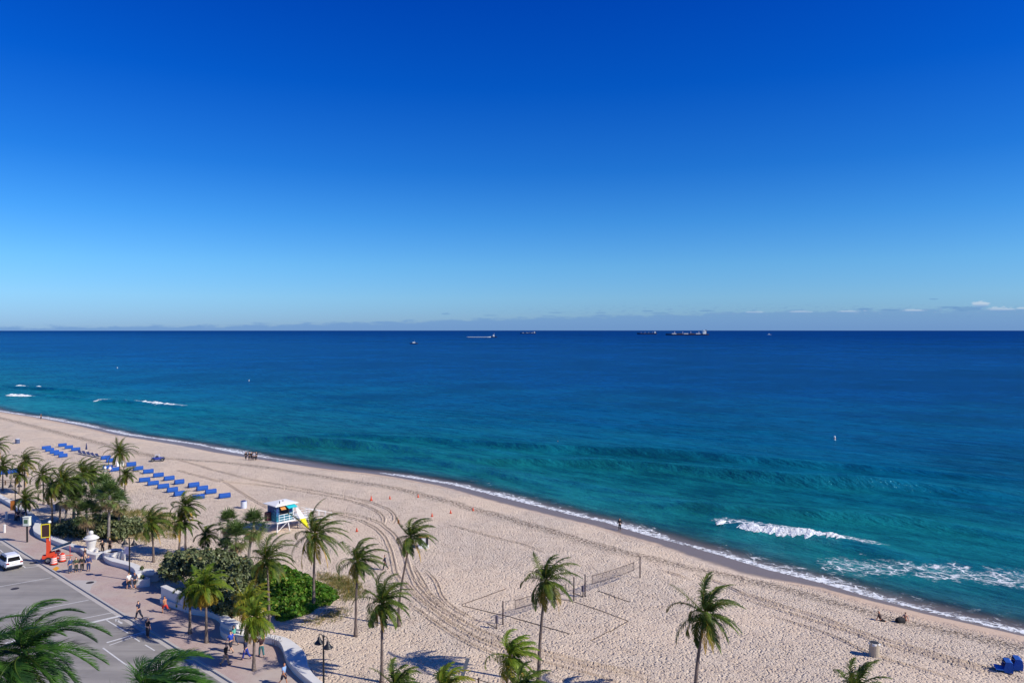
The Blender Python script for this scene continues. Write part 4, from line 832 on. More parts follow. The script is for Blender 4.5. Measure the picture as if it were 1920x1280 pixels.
# rescue board leaning on the deck
o_ = np.array([2.0, -1.75, 0]); mb = MB(); rows = []
for k in range(15):
    s = k / 14; wv = .42 * math.sin(math.pi * min(.97, .06 + s * .90)) ** .6; c_ = np.array([.75 - 1.5 * s, -.55 + .5 * s, .05 + 3.1 * s])
    rows.append([c_ + (-wv, 0, 0), c_ + (-wv * .5, -.07, 0), c_ + (wv * .5, -.07, 0), c_ + (wv, 0, 0), c_ + (wv * .5, .05, 0), c_ + (-wv * .5, .05, 0), c_ + (-wv, 0, 0)])
ca_, sa_ = math.cos(TR_), math.sin(TR_); q_ = np.array([2.1, -1.75, 0]); bl = T0 + (q_[0] * ca_ - q_[1] * sa_, q_[0] * sa_ + q_[1] * ca_, 0)
mbb, t_ = new_mat('rescue_board'); P_ = t_.obj(); c_ = t_.mix(t_.step(t_.add('ShaderNodeSeparateXYZ', i_0=P_).outputs[2], 1.45, 1.55), S('#e6df1f'), S('#efe9ea')); b_ = t_.add('ShaderNodeBsdfPrincipled', i_Roughness=.3); t_.l.new(c_, b_.inputs['Base Color']); t_.l.new(b_.outputs[0], t_.o.inputs[0])
mb.grid(rows); tag(mb.build('rescue_board', mbb, loc=bl, rz=TR_, smooth=True), 'yellow and white rescue board leaning against the lifeguard deck', 'surfboard')
# ------------------------------------------------------------------ beach cabanas: blue canvas hoods over a double lounger
m_blue = M('blue_canvas', '#1c54a6', .75, .16, 4, bump=.01); m_blue2 = M('blue_vinyl', '#2a78d0', .5, .12, 4); m_fr = M('grey_frame', '#6b6d72', .45, metal=.5)
def cabana(px, rz, label, wd=1.75, group='blue canvas cabana loungers'):
    root = empty('cabana_lounger', G(*px), rz, label, 'beach lounger', group)
    h = wd / 2
    mb = MB(); pr = [(-.42, .12), (-.46, .5), (-.40, .84), (-.25, .93), (.12, .90), (.12, .86), (-.22, .88), (-.36, .80), (-.41, .5), (-.38, .12)]
    mb.prism([(-h, y, z) for y, z in pr], (wd, 0, 0)); hd = mb.build('hood', m_blue, root)
    for s in (-1, 1):
        mb = MB(); mb.prism([(s * h, -.42, .12), (s * h, -.46, .5), (s * h, -.40, .84), (s * h, -.25, .93), (s * h, .12, .90), (s * h, .25, .35), (s * h, .2, .12)], (-s * .03, 0, 0)); mb.build('side_panel', m_blue, root)
    mb = MB(); mb.box((0, .25, .28), (wd - .1, 1.1, .12)); mb.build('seat', m_blue2, root, bevel=.03)
    for x in (-h + .1, h - .1):
        mb = MB(); mb.bar((x, .75, 0), (x, .75, .28), .03); mb.build('leg', m_fr, root)
        mb = MB(); mb.bar((x, -.35, 0), (x, -.35, .28), .03); mb.build('leg', m_fr, root)
    return root
CA = math.atan2(.6, .8)
L1 = [(246,874),(259,881),(278,887),(297,894),(317,900),(336,907)]; L2 = [(271,903),(287,909),(306,915),(323,922),(336,929)]; L3 = [(363,913),(379,919),(395,925),(421,933),(372,935)]
L0 = [(198,861),(208,866),(202,879),(215,883),(87,842),(93,846),(102,850),(110,853),(118,857),(117,837),(129,841),(142,845)]; LL = [(5,889),(16,888),(26,886)]
lab = ['first hood of the long back row of blue cabanas', 'second hood of the long back row, by the round crowned palm', 'third hood of the long back row of blue cabanas', 'fourth hood of the long back row of blue cabanas', 'fifth hood of the long back row of blue cabanas', 'sixth and last hood of the long back row',
 'first hood of the front row of blue cabanas', 'second hood of the front row of blue cabanas', 'third hood of the front row of blue cabanas', 'fourth hood of the front row of blue cabanas', 'last hood of the front row, partly behind the taller pair palm',
 'first hood of the last short row towards the lifeguard tower', 'second hood of the last short row', 'third hood of the last short row', 'blue hood set apart at the end, nearest the lifeguard tower', 'blue hood mostly hidden behind the taller pair palm',
 'blue hood left of the round crowned palm, farther of two', 'blue hood left of the round crowned palm, nearer of two', 'blue hood behind the two people in white', 'blue hood touching the trunk of the round crowned palm',
 'first blue hood of the far stepped row behind the shaggy palm', 'second blue hood of the far stepped row', 'third blue hood of the far stepped row', 'fourth blue hood of the far stepped row', 'lowest blue hood of the far stepped row, behind fronds', 'dark end hood of the farthest row of three', 'middle hood of the farthest row of three', 'last hood of the farthest row, beside the navy sun beds',
 'blue hood behind the thin palm at the frame edge', 'blue hood between the thin palm and the lower palm', 'blue hood just beside the lower palm at the frame edge']
c0_ = None
for i, (p_, lb) in enumerate(zip(L1 + L2 + L3 + L0 + LL, lab)):
    rz = CA + rng.uniform(-.06, .06)
    if c0_ is None: c0_ = cabana(p_, rz, lb)
    else: dup(c0_, G(*p_), rz, 'blue cabana: ' + lb if False else lb, scale=(rng.uniform(.93, 1.06), 1, rng.uniform(.84, .95)))
c1_ = cabana((1886,1259), CA + .55, 'nearer of two blue hooded beach chairs on the open sand by the shore', wd=1.05, group='pair of blue hooded beach chairs'); c1_.scale = (.98, 1.0, 1.1)
c2_ = dup(c1_, G(1904,1254), CA + .55, 'farther of two blue hooded beach chairs on the open sand by the shore')
for r_ in (c1_, c2_):
    mb = MB()
    for y, z in ((.35, .95), (.55, .82), (.7, .66)): mb.tube([(-.5, -.2, .6), (-.5, y, z), (.5, y, z), (.5, -.2, .6)], .02, 6)
    mb.build('folded_frame', m_black, r_)
# navy sun beds and a closed parasol
m_nv = M('navy_canvas', '#27305a', .7); sb0 = None
for k, lb in enumerate(['navy reclining sun bed right beside the closed parasol', 'second navy sun bed from the closed parasol', 'third navy sun bed from the closed parasol', 'fourth navy sun bed from the closed parasol', 'last navy sun bed of the row, farthest from the blue hoods']):
    p_ = G(152 + 8.3 * k, 851 + 1.7 * k)
    if sb0 is None:
        sb0 = root = empty('sun_bed', p_, CA + 1.9, lb, 'sun bed', 'navy sun beds')
        mb = MB(); mb.box((-.1, 0, .32), (1.3, .6, .07)); mb.build('mattress', m_nv, root)
        mb = MB(); mb.prism([(.55, -.3, .33), (1.15, -.3, .78), (1.15, .3, .78), (.55, .3, .33)], (.0, 0, .07)); mb.build('backrest', m_nv, root)
        mb = MB(); [mb.bar((x, y, 0), (x, y, .3), .025) for x in (-.65, .5) for y in (-.28, .28)]; [mb.bar((-.75, y, .29), (.6, y, .29), .025) for y in (-.3, .3)]; [mb.bar((.55, y, .31), (1.15, y, .77), .025) for y in (-.32, .32)]; mb.build('frame', m_wp, root)
    else: dup(sb0, p_, CA + 1.9 + rng.uniform(-.05, .05), lb)
root = empty('closed_parasol', G(162,847), 0, 'closed navy parasol standing among the navy sun beds', 'parasol')
mb = MB(); mb.lathe([(.07, .55), (.20, .62), (.17, 1.1), (.10, 1.7), (.04, 2.05), (0, 2.1)], n=12); mb.build('canopy', m_nv, root, smooth=True)
mb = MB(); mb.bar((0, 0, -.2), (0, 0, .6), .025); mb.build('pole', m_wp, root)
# bins and boxes on the sand
def bin_(name, px, r, h, m_, label, cat, m_lid, group=None, lid='dome'):
    root = empty(name, G(*px), rng.uniform(0, 3), label, cat, group)
    mb = MB(); mb.lathe([(r * .96, -.05), (r, .03), (r, h * .3), (r * 1.02, h * .31), (r, h * .33), (r, h * .93), (r * 1.06, h * .94), (r * 1.06, h)], n=20); mb.build('drum', m_, root)
    mb = MB(); mb.lathe([(r * .94, h + .003), (r * .94, h + .03), (r * .55, h + .10 if lid == 'dome' else h + .04), (0, h + .12 if lid == 'dome' else h + .04)], n=20); mb.build('lid', m_lid, root)
    return root
bb = bin_('rubbish_bin', (1639,1229), .42, 1.15, M('beige_drum', '#b3a58f', .6, .14), 'beige drum rubbish bin with a bag rim on open sand, near the lone palm crown', 'bin', M('bin_dark', '#33363a', .7), lid='flat')
mb = MB(); rr_ = [(.44 + .05 * math.sin(5 * a) + .02 * rng.random(), a) for a in np.linspace(0, 2 * math.pi, 24, endpoint=False)]
rows = [[(r_ * math.cos(a), r_ * math.sin(a), 1.0 + .05 * math.sin(3 * a)), (r_ * 1.03 * math.cos(a), r_ * 1.03 * math.sin(a), 1.12), ((r_ - .06) * math.cos(a), (r_ - .06) * math.sin(a), 1.19), ((r_ - .12) * math.cos(a), (r_ - .12) * math.sin(a), 1.12)] for r_, a in rr_ + rr_[:1]]; mb.grid(rows); mb.build('bin_bag', M('clear_bag', '#d9d4cc', .4), bb, smooth=True)
bin_('rubbish_bin', (457,952), .45, 1.1, M('blue_white_drum', '#c9d0dd', .6), 'blue and white drum bin beyond the lifeguard tower', 'bin', M('navy_lid', '#2c3a78', .6))
bin_('rubbish_bin', (33,831), .5, 1.1, M('slate_drum', '#55607c', .6), 'slate blue drum bin alone on the far sand', 'bin', M('white_lid', '#dfe0e4', .6))
bin_('rubbish_bin', (109,956), .4, 1.0, M('dark_drum', '#3f4a52', .6), 'dark drum bin under the big shaggy palm', 'bin', M('bin_dark', '#33363a', .7))
root = empty('bin_store', G(794,1026), .15, 'white beach box with dark doors beside the leaning palm', 'storage box')
mb = MB(); mb.box((0, 0, .15), (1.35, 1.0, .3)); mb.build('plinth', m_wp, root, bevel=.02)
mb = MB(); mb.box((0, 0, .85), (1.2, .8, 1.08)); mb.build('cabinet', m_wp, root, bevel=.02)
for x in (-.42, .45): mb = MB(); mb.box((x, -.42, .9), (.3, .04, .95)); mb.build('door', m_dk, root)
mb = MB(); mb.box((0, 0, 1.44), (1.4, 1.0, .08)); mb.build('lid', M('timber_lid', '#a0763a', .7), root, bevel=.01)
root = empty('storage_box', G(226,873), CA, 'white storage chest on the sand behind the round crowned palm trunk', 'storage box')
mb = MB(); mb.box((0, 0, .4), (1.5, .8, .8)); mb.build('chest', m_wp, root, bevel=.02)
mb = MB(); mb.box((0, 0, .84), (1.56, .86, .08)); mb.build('lid', m_wp, root, bevel=.02)
# orange cones
m_or = M('cone_orange', '#e8502a', .5); co0 = None
for (x, y), lb in zip([(696,938),(731,935),(784,932),(810,968),(845,962),(887,957),(669,996),(747,980)], ['orange cone nearest to the lifeguard tower side of the far line', 'orange cone second in the far line of cones', 'orange cone third in the far line of cones, closest to the waterline', 'orange cone first in the near line, above the leaning palm', 'orange cone second in the near line above the leaning palm', 'orange cone at the seaward end of the near line', 'orange cone beside the curving tyre tracks, left of the slender palm crown', 'orange cone touching the leaning palm crown']):
    if co0 is None:
        co0 = root = empty('traffic_cone', G(x, y), .3, lb, 'traffic cone', 'orange cones on the sand')
        mb = MB(); mb.lathe([(.19, .04), (.11, .42), (.04, .78), (0, .79)], n=14); cn = mb.build('cone_body', m_or, root, smooth=False)
        mb = MB(); mb.box((0, 0, .02), (.5, .5, .05)); mb.build('base', M('cone_base', '#a5381f', .7), root)
    else: dup(co0, G(x, y), rng.uniform(0, 1.5), lb, scale=.72)
# ------------------------------------------------------------------ volleyball courts
m_post = M('net_post', '#3c2f33', .6); m_pad = M('post_pad', '#5a5460', .7); m_rope = M('dark_rope', '#4a3d36', .8)
m_net, t_ = new_mat('net_mesh'); P_ = t_.obj(); b_ = t_.add('ShaderNodeBsdfDiffuse', i_Color=S('#4a4248')); x_ = t_.add('ShaderNodeSeparateXYZ', i_0=P_)
g_ = t_.math('MAXIMUM', t_.math('LESS_THAN', t_.math('FRACT', t_.math('MULTIPLY', x_.outputs[0], 8)), .16), t_.math('LESS_THAN', t_.math('FRACT', t_.math('MULTIPLY', x_.outputs[2], 8)), .16))
mx_ = t_.add('ShaderNodeMixShader', i_0=g_, i_1=t_.add('ShaderNodeBsdfTransparent').outputs[0], i_2=b_.outputs[0]); t_.l.new(mx_.outputs[0], t_.o.inputs[0])
def vnet(b0, t0, b1, t1, lab, s0=.16, s1=.88):
    p0, p1 = G(*b0), G(*b1); ang = math.atan2(p1[1] - p0[1], p1[0] - p0[0]); L = np.hypot(*(p1 - p0)[:2]); h0 = at_depth(*t0, p0[1])[2] - p0[2]; h1 = at_depth(*t1, p1[1])[2] - p1[2]
    root = empty('volleyball_net', p0, ang, lab, 'volleyball net', 'beach volleyball nets')
    for x, h, z in ((0, h0, 0), (L, h1, p1[2] - p0[2])): mb = MB(); mb.tube([(x, 0, z - .3), (x, 0, z + h)], .065, 8); mb.build('post', m_post, root, smooth=True)
    za, zb = 2.0, 1.15; a, b = L * s0, L * s1; sag = lambda x: -.10 * math.sin(math.pi * x / L)
    xs = np.linspace(a, b, 14); mb = MB(); mb.grid([[(x, 0, za + sag(x)), (x, .004, zb + sag(x) * 1.4)] for x in xs]); mb.build('net', m_net, root)
    mb = MB()
    for z in (za, zb): mb.tube([(x, 0, z + sag(x) * (1 if z == za else 1.4)) for x in xs], .03, 5)
    for x in (a, b): mb.bar((x, 0, zb), (x, 0, za), .03)
    mb.build('net_tape', m_rope, root)
    mb = MB()
    for x, e in ((0, a), (L, b)):
        for z in (za, zb): mb.bar((x, 0, min(h0, z + .12)), (e, 0, z), .012)
    mb.build('guy_rope', m_rope, root)
vnet((943,1170), (943,1126), (1076,1125), (1076,1081), 'beach volleyball net of the middle court, crossed by the tall palm')
vnet((1097,1118), (1097,1076), (1200,1083), (1200,1043), 'beach volleyball net farther down the sand towards the sea', .12, .88)
for (x, y), lb in [((931.5,1178), 'short padded anchor post beside the near net post'), ((1093,1119), 'short padded anchor post between the two volleyball nets')]:
    root = empty('anchor_post', G(x, y), UANG, lb, 'anchor post', 'padded anchor posts')
    mb = MB(); mb.bar((0, 0, -.2), (0, 0, 1.2), .05, 8); mb.build('post', m_post, root)
    mb = MB(); mb.box((0, 0, .9), (.22, .22, .65)); mb.build('pad', m_pad, root, bevel=.03)
    mb = MB(); mb.bar((0, 0, .06), (-1.6 * math.cos(.2), .3, .04), .03); mb.build('ground_strap', m_rope, root)
for pts, lb in [([(947,1104),(863,1134.5),(960,1157),(1068,1188)], 'dark boundary rope around the near half of the middle court'), ([(1010,1119),(1070,1126),(1120,1142),(1178,1164),(1150,1180),(1107,1201)], 'dark boundary rope around the seaward half of the middle court'), ([(1120,1107),(1180,1128)], 'faint boundary rope beside the farther net')]:
    g = np.array([G(*q) for q in pts]) ; g[:, 2] += .02; L = np.concatenate([[0], np.cumsum(np.linalg.norm(np.diff(g, axis=0), axis=1))]); q = np.linspace(0, L[-1], int(L[-1] / .5)); c = np.stack([np.interp(q, L, g[:, i]) for i in range(3)], 1); c[:, :2] += rng.normal(0, .03, (len(c), 2))
    mb = MB(); mb.tube(c, .035, 5); tag(mb.build('boundary_rope', m_rope), lb, 'rope', 'court boundary ropes')
# grey board and rope fence at the bottom edge
p_ = G(866, 1270); mb = MB(); tp = at_depth(877, 1236, p_[1]) - p_; mb.prism([(-.16, 0, 0), (.16, 0, 0), (tp[0] + .16, .2, tp[2]), (tp[0] - .16, .2, tp[2])], (0, .06, 0))
tag(mb.build('grey_board', M('weathered_grey', '#5f6673', .8, .2), loc=p_, bevel=.01), 'grey weathered board leaning at a slant on the sand', 'board')
root = empty('rope_fence', G(897,1283), 0, 'dark rope fence with a short post at the bottom edge of the sand', 'fence'); o_ = G(897,1283)
for q in [(897,1283),(936,1296)]: mb = MB(); c_ = G(*q) - o_; mb.tube([c_ + (0, 0, -.1), c_ + (0, 0, .55)], .06, 8); mb.build('post', m_post, root)
mb = MB(); mb.tube([G(868,1273) - o_ + (0, 0, .3), G(897,1283) - o_ + (0, 0, .42), G(936,1296) - o_ + (0, 0, .42)], .03, 6); mb.build('rope', m_rope, root)
# wooden rail near the far palms
root = empty('timber_rail', G(2,910), 0, 'dark timber rail on the sand in front of the far blue hoods', 'rail'); o_ = G(2,910)
for q in [(-20,908),(10,909),(30,909)]: mb = MB(); c_ = G(*q) - o_; mb.box(c_ + (0, 0, .4), (.15, .15, .9)); mb.build('post', M('brown_timber', '#5e4636', .8), root)
mb = MB(); a_, b_2 = G(-20,908) - o_, G(30,909) - o_
for z in (.45, .8): mb.bar(a_ + (0, 0, z), b_2 + (0, 0, z), .06)
mb.build('rail_bar', M('brown_timber', '#5e4636', .8), root)
# ------------------------------------------------------------------ wheels, cars
m_tyre = M('tyre', '#1b1b1d', .8); m_rim = M('rim', '#9b9da2', .35, metal=.7); m_win = M('tinted_glass', '#0b0d12', .65, .05, spec=.08)
def wheel(root, c, r, w_):
    mb = MB(); n = 22; prof = [(r * .62, -w_ / 2), (r * .93, -w_ / 2), (r, -w_ / 3), (r, w_ / 3), (r * .93, w_ / 2), (r * .62, w_ / 2)]
    def ring(pr): return [(c[0] + q * math.cos(2*math.pi*k/n), c[1] + y, c[2] + q * math.sin(2*math.pi*k/n)) for q, y in pr for k in range(n)]
    m_ = len(prof); mb.add(ring(prof), [(i*n+k, i*n+(k+1) % n, ((i+1) % m_)*n+(k+1) % n, ((i+1) % m_)*n+k) for i in range(m_) for k in range(n)])
    o = mb.build('wheel', m_tyre, root)
    s = 1 if c[1] > 0 else -1
    mb = MB(); pr = [(r * .62, -w_ * .3), (r * .62, w_ * .3), (r * .15, w_ * .3), (r * .15, -w_ * .3)]; m2 = 4
    mb.add(ring(pr), [(i*n+k, i*n+(k+1) % n, ((i+1) % m2)*n+(k+1) % n, ((i+1) % m2)*n+k) for i in range(m2) for k in range(n)]); mb.build('rim', m_rim, o)
def suv(p, rz, label, m_body):
    root = empty('parked_car', p, rz, label, 'car')       # +x is the front
    mb = MB()
    st = [(-2.28, .80, .58, .92, .80), (-2.22, .86, .40, 1.02, .84), (-1.9, .90, .36, 1.06, .87), (-.9, .92, .34, 1.06, .89), (.4, .92, .34, 1.05, .89), (1.2, .91, .34, 1.02, .87), (1.8, .89, .36, .96, .83), (2.15, .82, .42, .86, .74), (2.28, .70, .52, .74, .62)]
    rows = []
    for x, w1, z0, z1, w2 in st: rows.append([(x, -w1*.92, z0), (x, -w1, z0 + .12), (x, -w1, (z0+z1)/2), (x, -w2, z1), (x, -w2*.7, z1 + .03), (x, w2*.7, z1 + .03), (x, w2, z1), (x, w1, (z0+z1)/2), (x, w1, z0 + .12), (x, w1*.92, z0), (x, -w1*.92, z0)])
    mb.grid(rows); mb.add(rows[0][:10], [tuple(range(10))]); mb.add(rows[-1][:10], [tuple(range(10))[::-1]]); body = mb.build('body', m_body, root)
    cab = [(-2.12, .78, 1.04, .70), (-1.98, .76, 1.36, .66), (-1.78, .74, 1.58, .62), (-1.2, .74, 1.68, .62), (-.2, .74, 1.69, .62), (.35, .74, 1.60, .62), (.85, .78, 1.28, .68), (1.25, .82, 1.05, .74)]
    rows = [[(x, -w1 - .04, 1.0), (x, -w2 - .02, z), (x, -w2 * .6, z + .02), (x, w2 * .6, z + .02), (x, w2 + .02, z), (x, w1 + .04, 1.0)] for x, w1, z, w2 in cab]
    mb = MB(); mb.grid(rows); mb.add(rows[0], [tuple(range(6))]); mb.build('cabin', m_body, root)
    mb = MB(); mb.prism([(-2.155, -.64, 1.10), (-2.155, .64, 1.10), (-1.93, .55, 1.50), (-1.93, -.55, 1.50)], (-.035, 0, .02)); mb.build('rear_window', m_win, root)
    mb = MB(); mb.prism([(.92, -.64, 1.30), (.92, .64, 1.30), (.43, .56, 1.585), (.43, -.56, 1.585)], (.05, 0, .03)); mb.build('windscreen', m_win, root)
    for s in (-1, 1):
        for x0, x1 in ((-1.75, -1.0), (-.92, -.15), (-.07, .62)):
            mb = MB(); mb.prism([(x0, s * .80, 1.10), (x1, s * .80, 1.10), (x1 - (.3 if x1 > .5 else .02), s * .69, 1.50), (x0 + .05, s * .69, 1.54)], (0, s * .02, .006)); mb.build('side_window', m_win, root)
        mb = MB(); mb.box((-2.24, s * .68, .90), (.12, .30, .18)); mb.build('tail_light', M('tail_red', '#8d1c1c', .3), root, bevel=.03)
        mb = MB(); mb.box((2.17, s * .6, .78), (.14, .34, .14)); mb.build('headlight', M('lamp_clear', '#cfd4da', .2), root, bevel=.03)
        mb = MB(); mb.bar((-1.7, s * .6, 1.73), (.2, s * .6, 1.75), .025); mb.build('roof_rail', M('rail_grey', '#8d9096', .4, metal=.5), root)
        mb = MB(); mb.box((.72, s * .98, 1.12), (.14, .2, .14)); mb.build('mirror', m_body, root, bevel=.03)
        for x in (-1.38, 1.40): wheel(root, (x, s * .80, .345), .345, .24)
    mb = MB(); mb.box((-2.26, 0, .48), (.16, 1.6, .16)); mb.build('bumper', M('bumper_dark', '#2b2c2f', .6), root, bevel=.03)
    mb = MB(); mb.box((-2.285, 0, .80), (.03, .5, .13)); mb.build('number_plate', M('plate', '#d8d3c4', .5), root)
    return root
m_carw = M('car_white', '#e6e7e9', .2, .02, spec=.6)
bp = at_z(30, 1067, RZ); suv(bp - U * 2.0 - N * .2 + (0, 0, .0), math.atan2(-U[1], -U[0]), 'white car with dark rear window driving away along the road', m_carw)
# low dark blue beach buggy
root = empty('beach_buggy', G(296,864), .35, 'low dark blue beach buggy with fat black wheels on open sand', 'buggy'); m_bd = M('buggy_blue', '#33408c', .35)
mb = MB(); rows = [[(x, -w_, .35), (x, -w_, z * .75), (x, -w_ * .7, z), (x, w_ * .7, z), (x, w_, z * .75), (x, w_, .35)] for x, w_, z in [(-1.2, .4, .7), (-.8, .55, .85), (-.2, .6, .95), (.4, .55, .85), (.9, .45, .75), (1.2, .35, .6)]]; mb.grid(rows); mb.add(rows[0], [tuple(range(6))]); mb.add(rows[-1], [tuple(range(6))[::-1]]); mb.build('body', m_bd, root)
mb = MB(); [mb.tube([(x, -.5, .8), (x * .8, -.45, 1.35), (x * .8, .45, 1.35), (x, .5, .8)], .035, 6) for x in (-.55, .35)]; [mb.bar((-.44, s * .45, 1.35), (.28, s * .45, 1.35), .03) for s in (-1, 1)]; mb.build('roll_bar', M('silver_bar', '#c9cbd6', .4), root)
mb = MB(); mb.box((-.2, 0, .98), (.5, .9, .2)); mb.build('seat', m_dk, root, bevel=.03)
for x in (-.95, .95):
    for s in (-1, 1): wheel(root, (x, s * .62, .36), .36, .34)
# road works: barrels, trailer with a sign panel
m_br = M('barrel_orange', '#d8391f', .5); m_bw = M('barrel_stripe', '#e9d5cb', .5); br0 = None
for (x, y), lb in zip([(101,1058),(117,1052),(109,1046)], ['orange striped barrel nearest the kerb by the sign trailer', 'orange striped barrel nearest the group of walkers', 'orange barrel behind the other two barrels']):
    if br0 is None:
        br0 = root = empty('traffic_barrel', at_z(x, y), 0, lb, 'barrel', 'orange traffic barrels')
        mb = MB(); mb.lathe([(.36, .04), (.36, .2), (.34, .22), (.33, .44), (.31, .46), (.30, .66), (.28, .68), (.27, .9), (.25, .95), (.12, .97), (.10, 1.08), (0, 1.08)], n=18); mb.build('barrel_body', m_br, root)
        for z, r_ in ((.24, .345), (.48, .322), (.70, .295)): mb = MB(); mb.lathe([(r_ + .003, z), (r_ + .006, z + .01), (r_ - .004, z + .14), (r_ - .01, z + .15)], n=18); mb.build('stripe', m_bw, root)
        mb = MB(); mb.lathe([(.45, 0), (.45, .06), (.3, .08)], n=18); mb.build('base', m_tyre, root)
    else: dup(br0, at_z(x, y), rng.uniform(0, 3), lb)
root = empty('sign_trailer', at_z(93, 1053), .45, 'orange road works trailer carrying a yellow framed sign panel on a mast', 'trailer'); m_to = M('trailer_orange', '#d1492a', .5)
mb = MB(); mb.box((0, 0, .7), (1.5, .9, .35)); mb.box((.1, 0, 1.05), (.9, .7, .4)); mb.build('body', m_to, root, bevel=.03)
mb = MB(); mb.box((-.1, 0, 2.0), (.45, .35, 2.0)); mb.build('mast', m_to, root, bevel=.02)
for s in (-1, 1): wheel(root, (-.1, s * .6, .36), .36, .24)
mb = MB(); mb.bar((.7, 0, .6), (2.4, .3, .45), .05); mb.build('tow_bar', m_to, root)
mb = MB(); mb.prism([(.3, -.6, 1.5), (2.3, -.5, 2.05), (2.3, .6, 2.05), (.3, .6, 1.5)], (0, 0, .08)); mb.build('solar_panel', M('panel_dark', '#2d3338', .25), root)
mb = MB(); mb.bar((.3, -.62, 1.48), (2.35, -.52, 2.03), .04); mb.bar((.4, .0, 1.2), (1.9, 0, 1.85), .04); mb.build('panel_frame', M('panel_edge', '#e3d8cf', .5), root)
mb = MB(); mb.bar((2.1, .4, 0), (2.1, .4, 1.9), .03); mb.build('prop', m_to, root)
sg = MB(); sg.box((-.35, -.3, 3.9), (.78, .06, 1.5)); sgn = sg.build('sign_panel', M('sign_dark', '#3b2320', .6, .3, 6), root)
mb = MB()
for x, z, sx, sz in ((-.35, 4.68, .95, .09), (-.35, 3.12, .95, .09), (-.78, 3.9, .09, 1.5), (.08, 3.9, .09, 1.5)): mb.box((x, -.305, z), (sx, .09, sz))
mb.build('sign_frame', M('sign_yellow', '#e3cf2e', .5), sgn)
mb = MB(); mb.lathe([(.0, 4.75), (.16, 4.8), (.2, 4.9), (.12, 5.05), (0, 5.08)], (.05, -.2, 0), 12); mb.bar((.05, -.2, 2.6), (.05, -.2, 4.8), .04); mb.build('beacon', M('beacon_white', '#e5e4da', .4), root)
# ------------------------------------------------------------------ boats and buoys
m_hull = M('hull_navy', '#1b2440', .6, .1, .05); m_hullr = M('hull_dark_red', '#33202c', .6, .1, .05); m_sup = M('ship_white', '#eceae2', .5, .04, .1); m_deckk = M('ship_deck', '#4d4a58', .7, .1, .1)
def seap(px, py): return at_z(px, py, SEA_Z)
def hullmesh(mb, L, Bm_, z, bow=.12):
    h = L / 2; rows = []
    for x, w_ in [(-h, .80), (-h * .9, 1), (h * .7, 1), (h * .88, .65), (h, .04)]:
        r_ = Bm_ / 2 * w_; zz = z * (1 + .35 * max(0, (x / h - .75) / .25)); rows.append([(x, -r_ * .9, -2 if L > 60 else -.3), (x, -r_, zz * .5), (x, -r_, zz), (x, r_, zz), (x, r_, zz * .5), (x, r_ * .9, -2 if L > 60 else -.3)])
    mb.grid(rows); mb.add(rows[0], [tuple(range(6))]); mb.add(rows[-1], [tuple(range(6))[::-1]])
def cargo(px, length_px, py, label, stern=1, mhull=None, hatch=True, zf=1.0):
    p = seap(px, py); L = length_px / F * p[1]; root = empty('cargo_ship', p, math.pi if stern > 0 else 0, label, 'ship', 'cargo ships on the horizon')
    z = L * .045 * zf; mb = MB(); hullmesh(mb, L, L * .15, z); mb.build('hull', mhull or m_hull, root)
    mb = MB(); x0 = -L * .40; mb.box((x0, 0, z + L * .035), (L * .07, L * .13, L * .07)); mb.box((x0 + L * .01, 0, z + L * .08), (L * .045, L * .15, L * .02)); mb.build('superstructure', m_sup, root)
    mb = MB(); mb.box((x0 - L * .045, 0, z + L * .05), (L * .022, L * .03, L * .10), taper=.8); mb.build('funnel', m_deckk, root)
    if hatch:
        for k in range(5): mb = MB(); mb.box((L * (-.25 + .14 * k), 0, z + L * .008), (L * .10, L * .11, L * .016)); mb.build('hatch_cover', m_deckk if k % 2 else m_sup, root)
    mb = MB()
    for k in range(4): mb.bar((L * (-.28 + .19 * k), 0, z), (L * (-.28 + .19 * k), 0, z + L * .06), L * .003, 5)
    mb.build('deck_crane', m_sup, root); return root
cargo(990, 30, 625.5, 'dark cargo ship with a white bridge, loaded low in the middle of the horizon')
cargo(1213, 37, 626.5, 'navy freighter with a tall white bridge lying beside the longest ship', hatch=False, zf=1.3)
cargo(1288, 80, 628, 'longest cargo ship on the horizon with white deck gear', zf=.55, mhull=m_hullr)
p = seap(898, 632.5); root = empty('barge', p, 0, 'long low pale barge pushed by a small tug', 'barge'); L = 46 / F * p[1]
mb = MB(); hullmesh(mb, L, 14, 2.6); mb.build('hull', m_sup, root); mb = MB(); hullmesh(mb, L * 1.001, 14.1, .8); mb.build('waterline_band', m_hullr, root)
p2 = seap(922, 632.5); root = empty('tug_boat', p2 + (10, 0, 0), math.pi, 'small dark tug with a white wheelhouse at the end of the pale barge', 'boat')
mb = MB(); hullmesh(mb, 24, 8, 3.5); mb.build('hull', m_hull, root); mb = MB(); mb.box((2, 0, 6), (7, 5, 5)); mb.box((2.5, 0, 10), (4, 4, 3)); mb.build('wheelhouse', m_sup, root, bevel=.2); mb = MB(); mb.bar((0, 0, 8), (0, 0, 17), .35); mb.build('mast', m_sup, root)
p = seap(776, 644.5); root = empty('motor_boat', p, .1, 'small dark motor boat with a white cabin, nearest of the vessels', 'boat'); L = 15 / F * p[1]
mb = MB(); hullmesh(mb, L, 5, 2.0); mb.build('hull', m_hull, root); mb = MB(); mb.box((0, 0, 2.9), (L * .35, 3.4, 1.9), taper=.85); mb.build('cabin', m_sup, root); mb = MB(); mb.bar((L * .05, 0, 3), (L * .05, 0, 7.5), .13); mb.build('mast', m_sup, root)
p = seap(1442, 627.8); root = empty('white_yacht', p, 2.9, 'tiny white yacht alone on the sea beyond the longest ship', 'boat'); L = 7 / F * p[1]
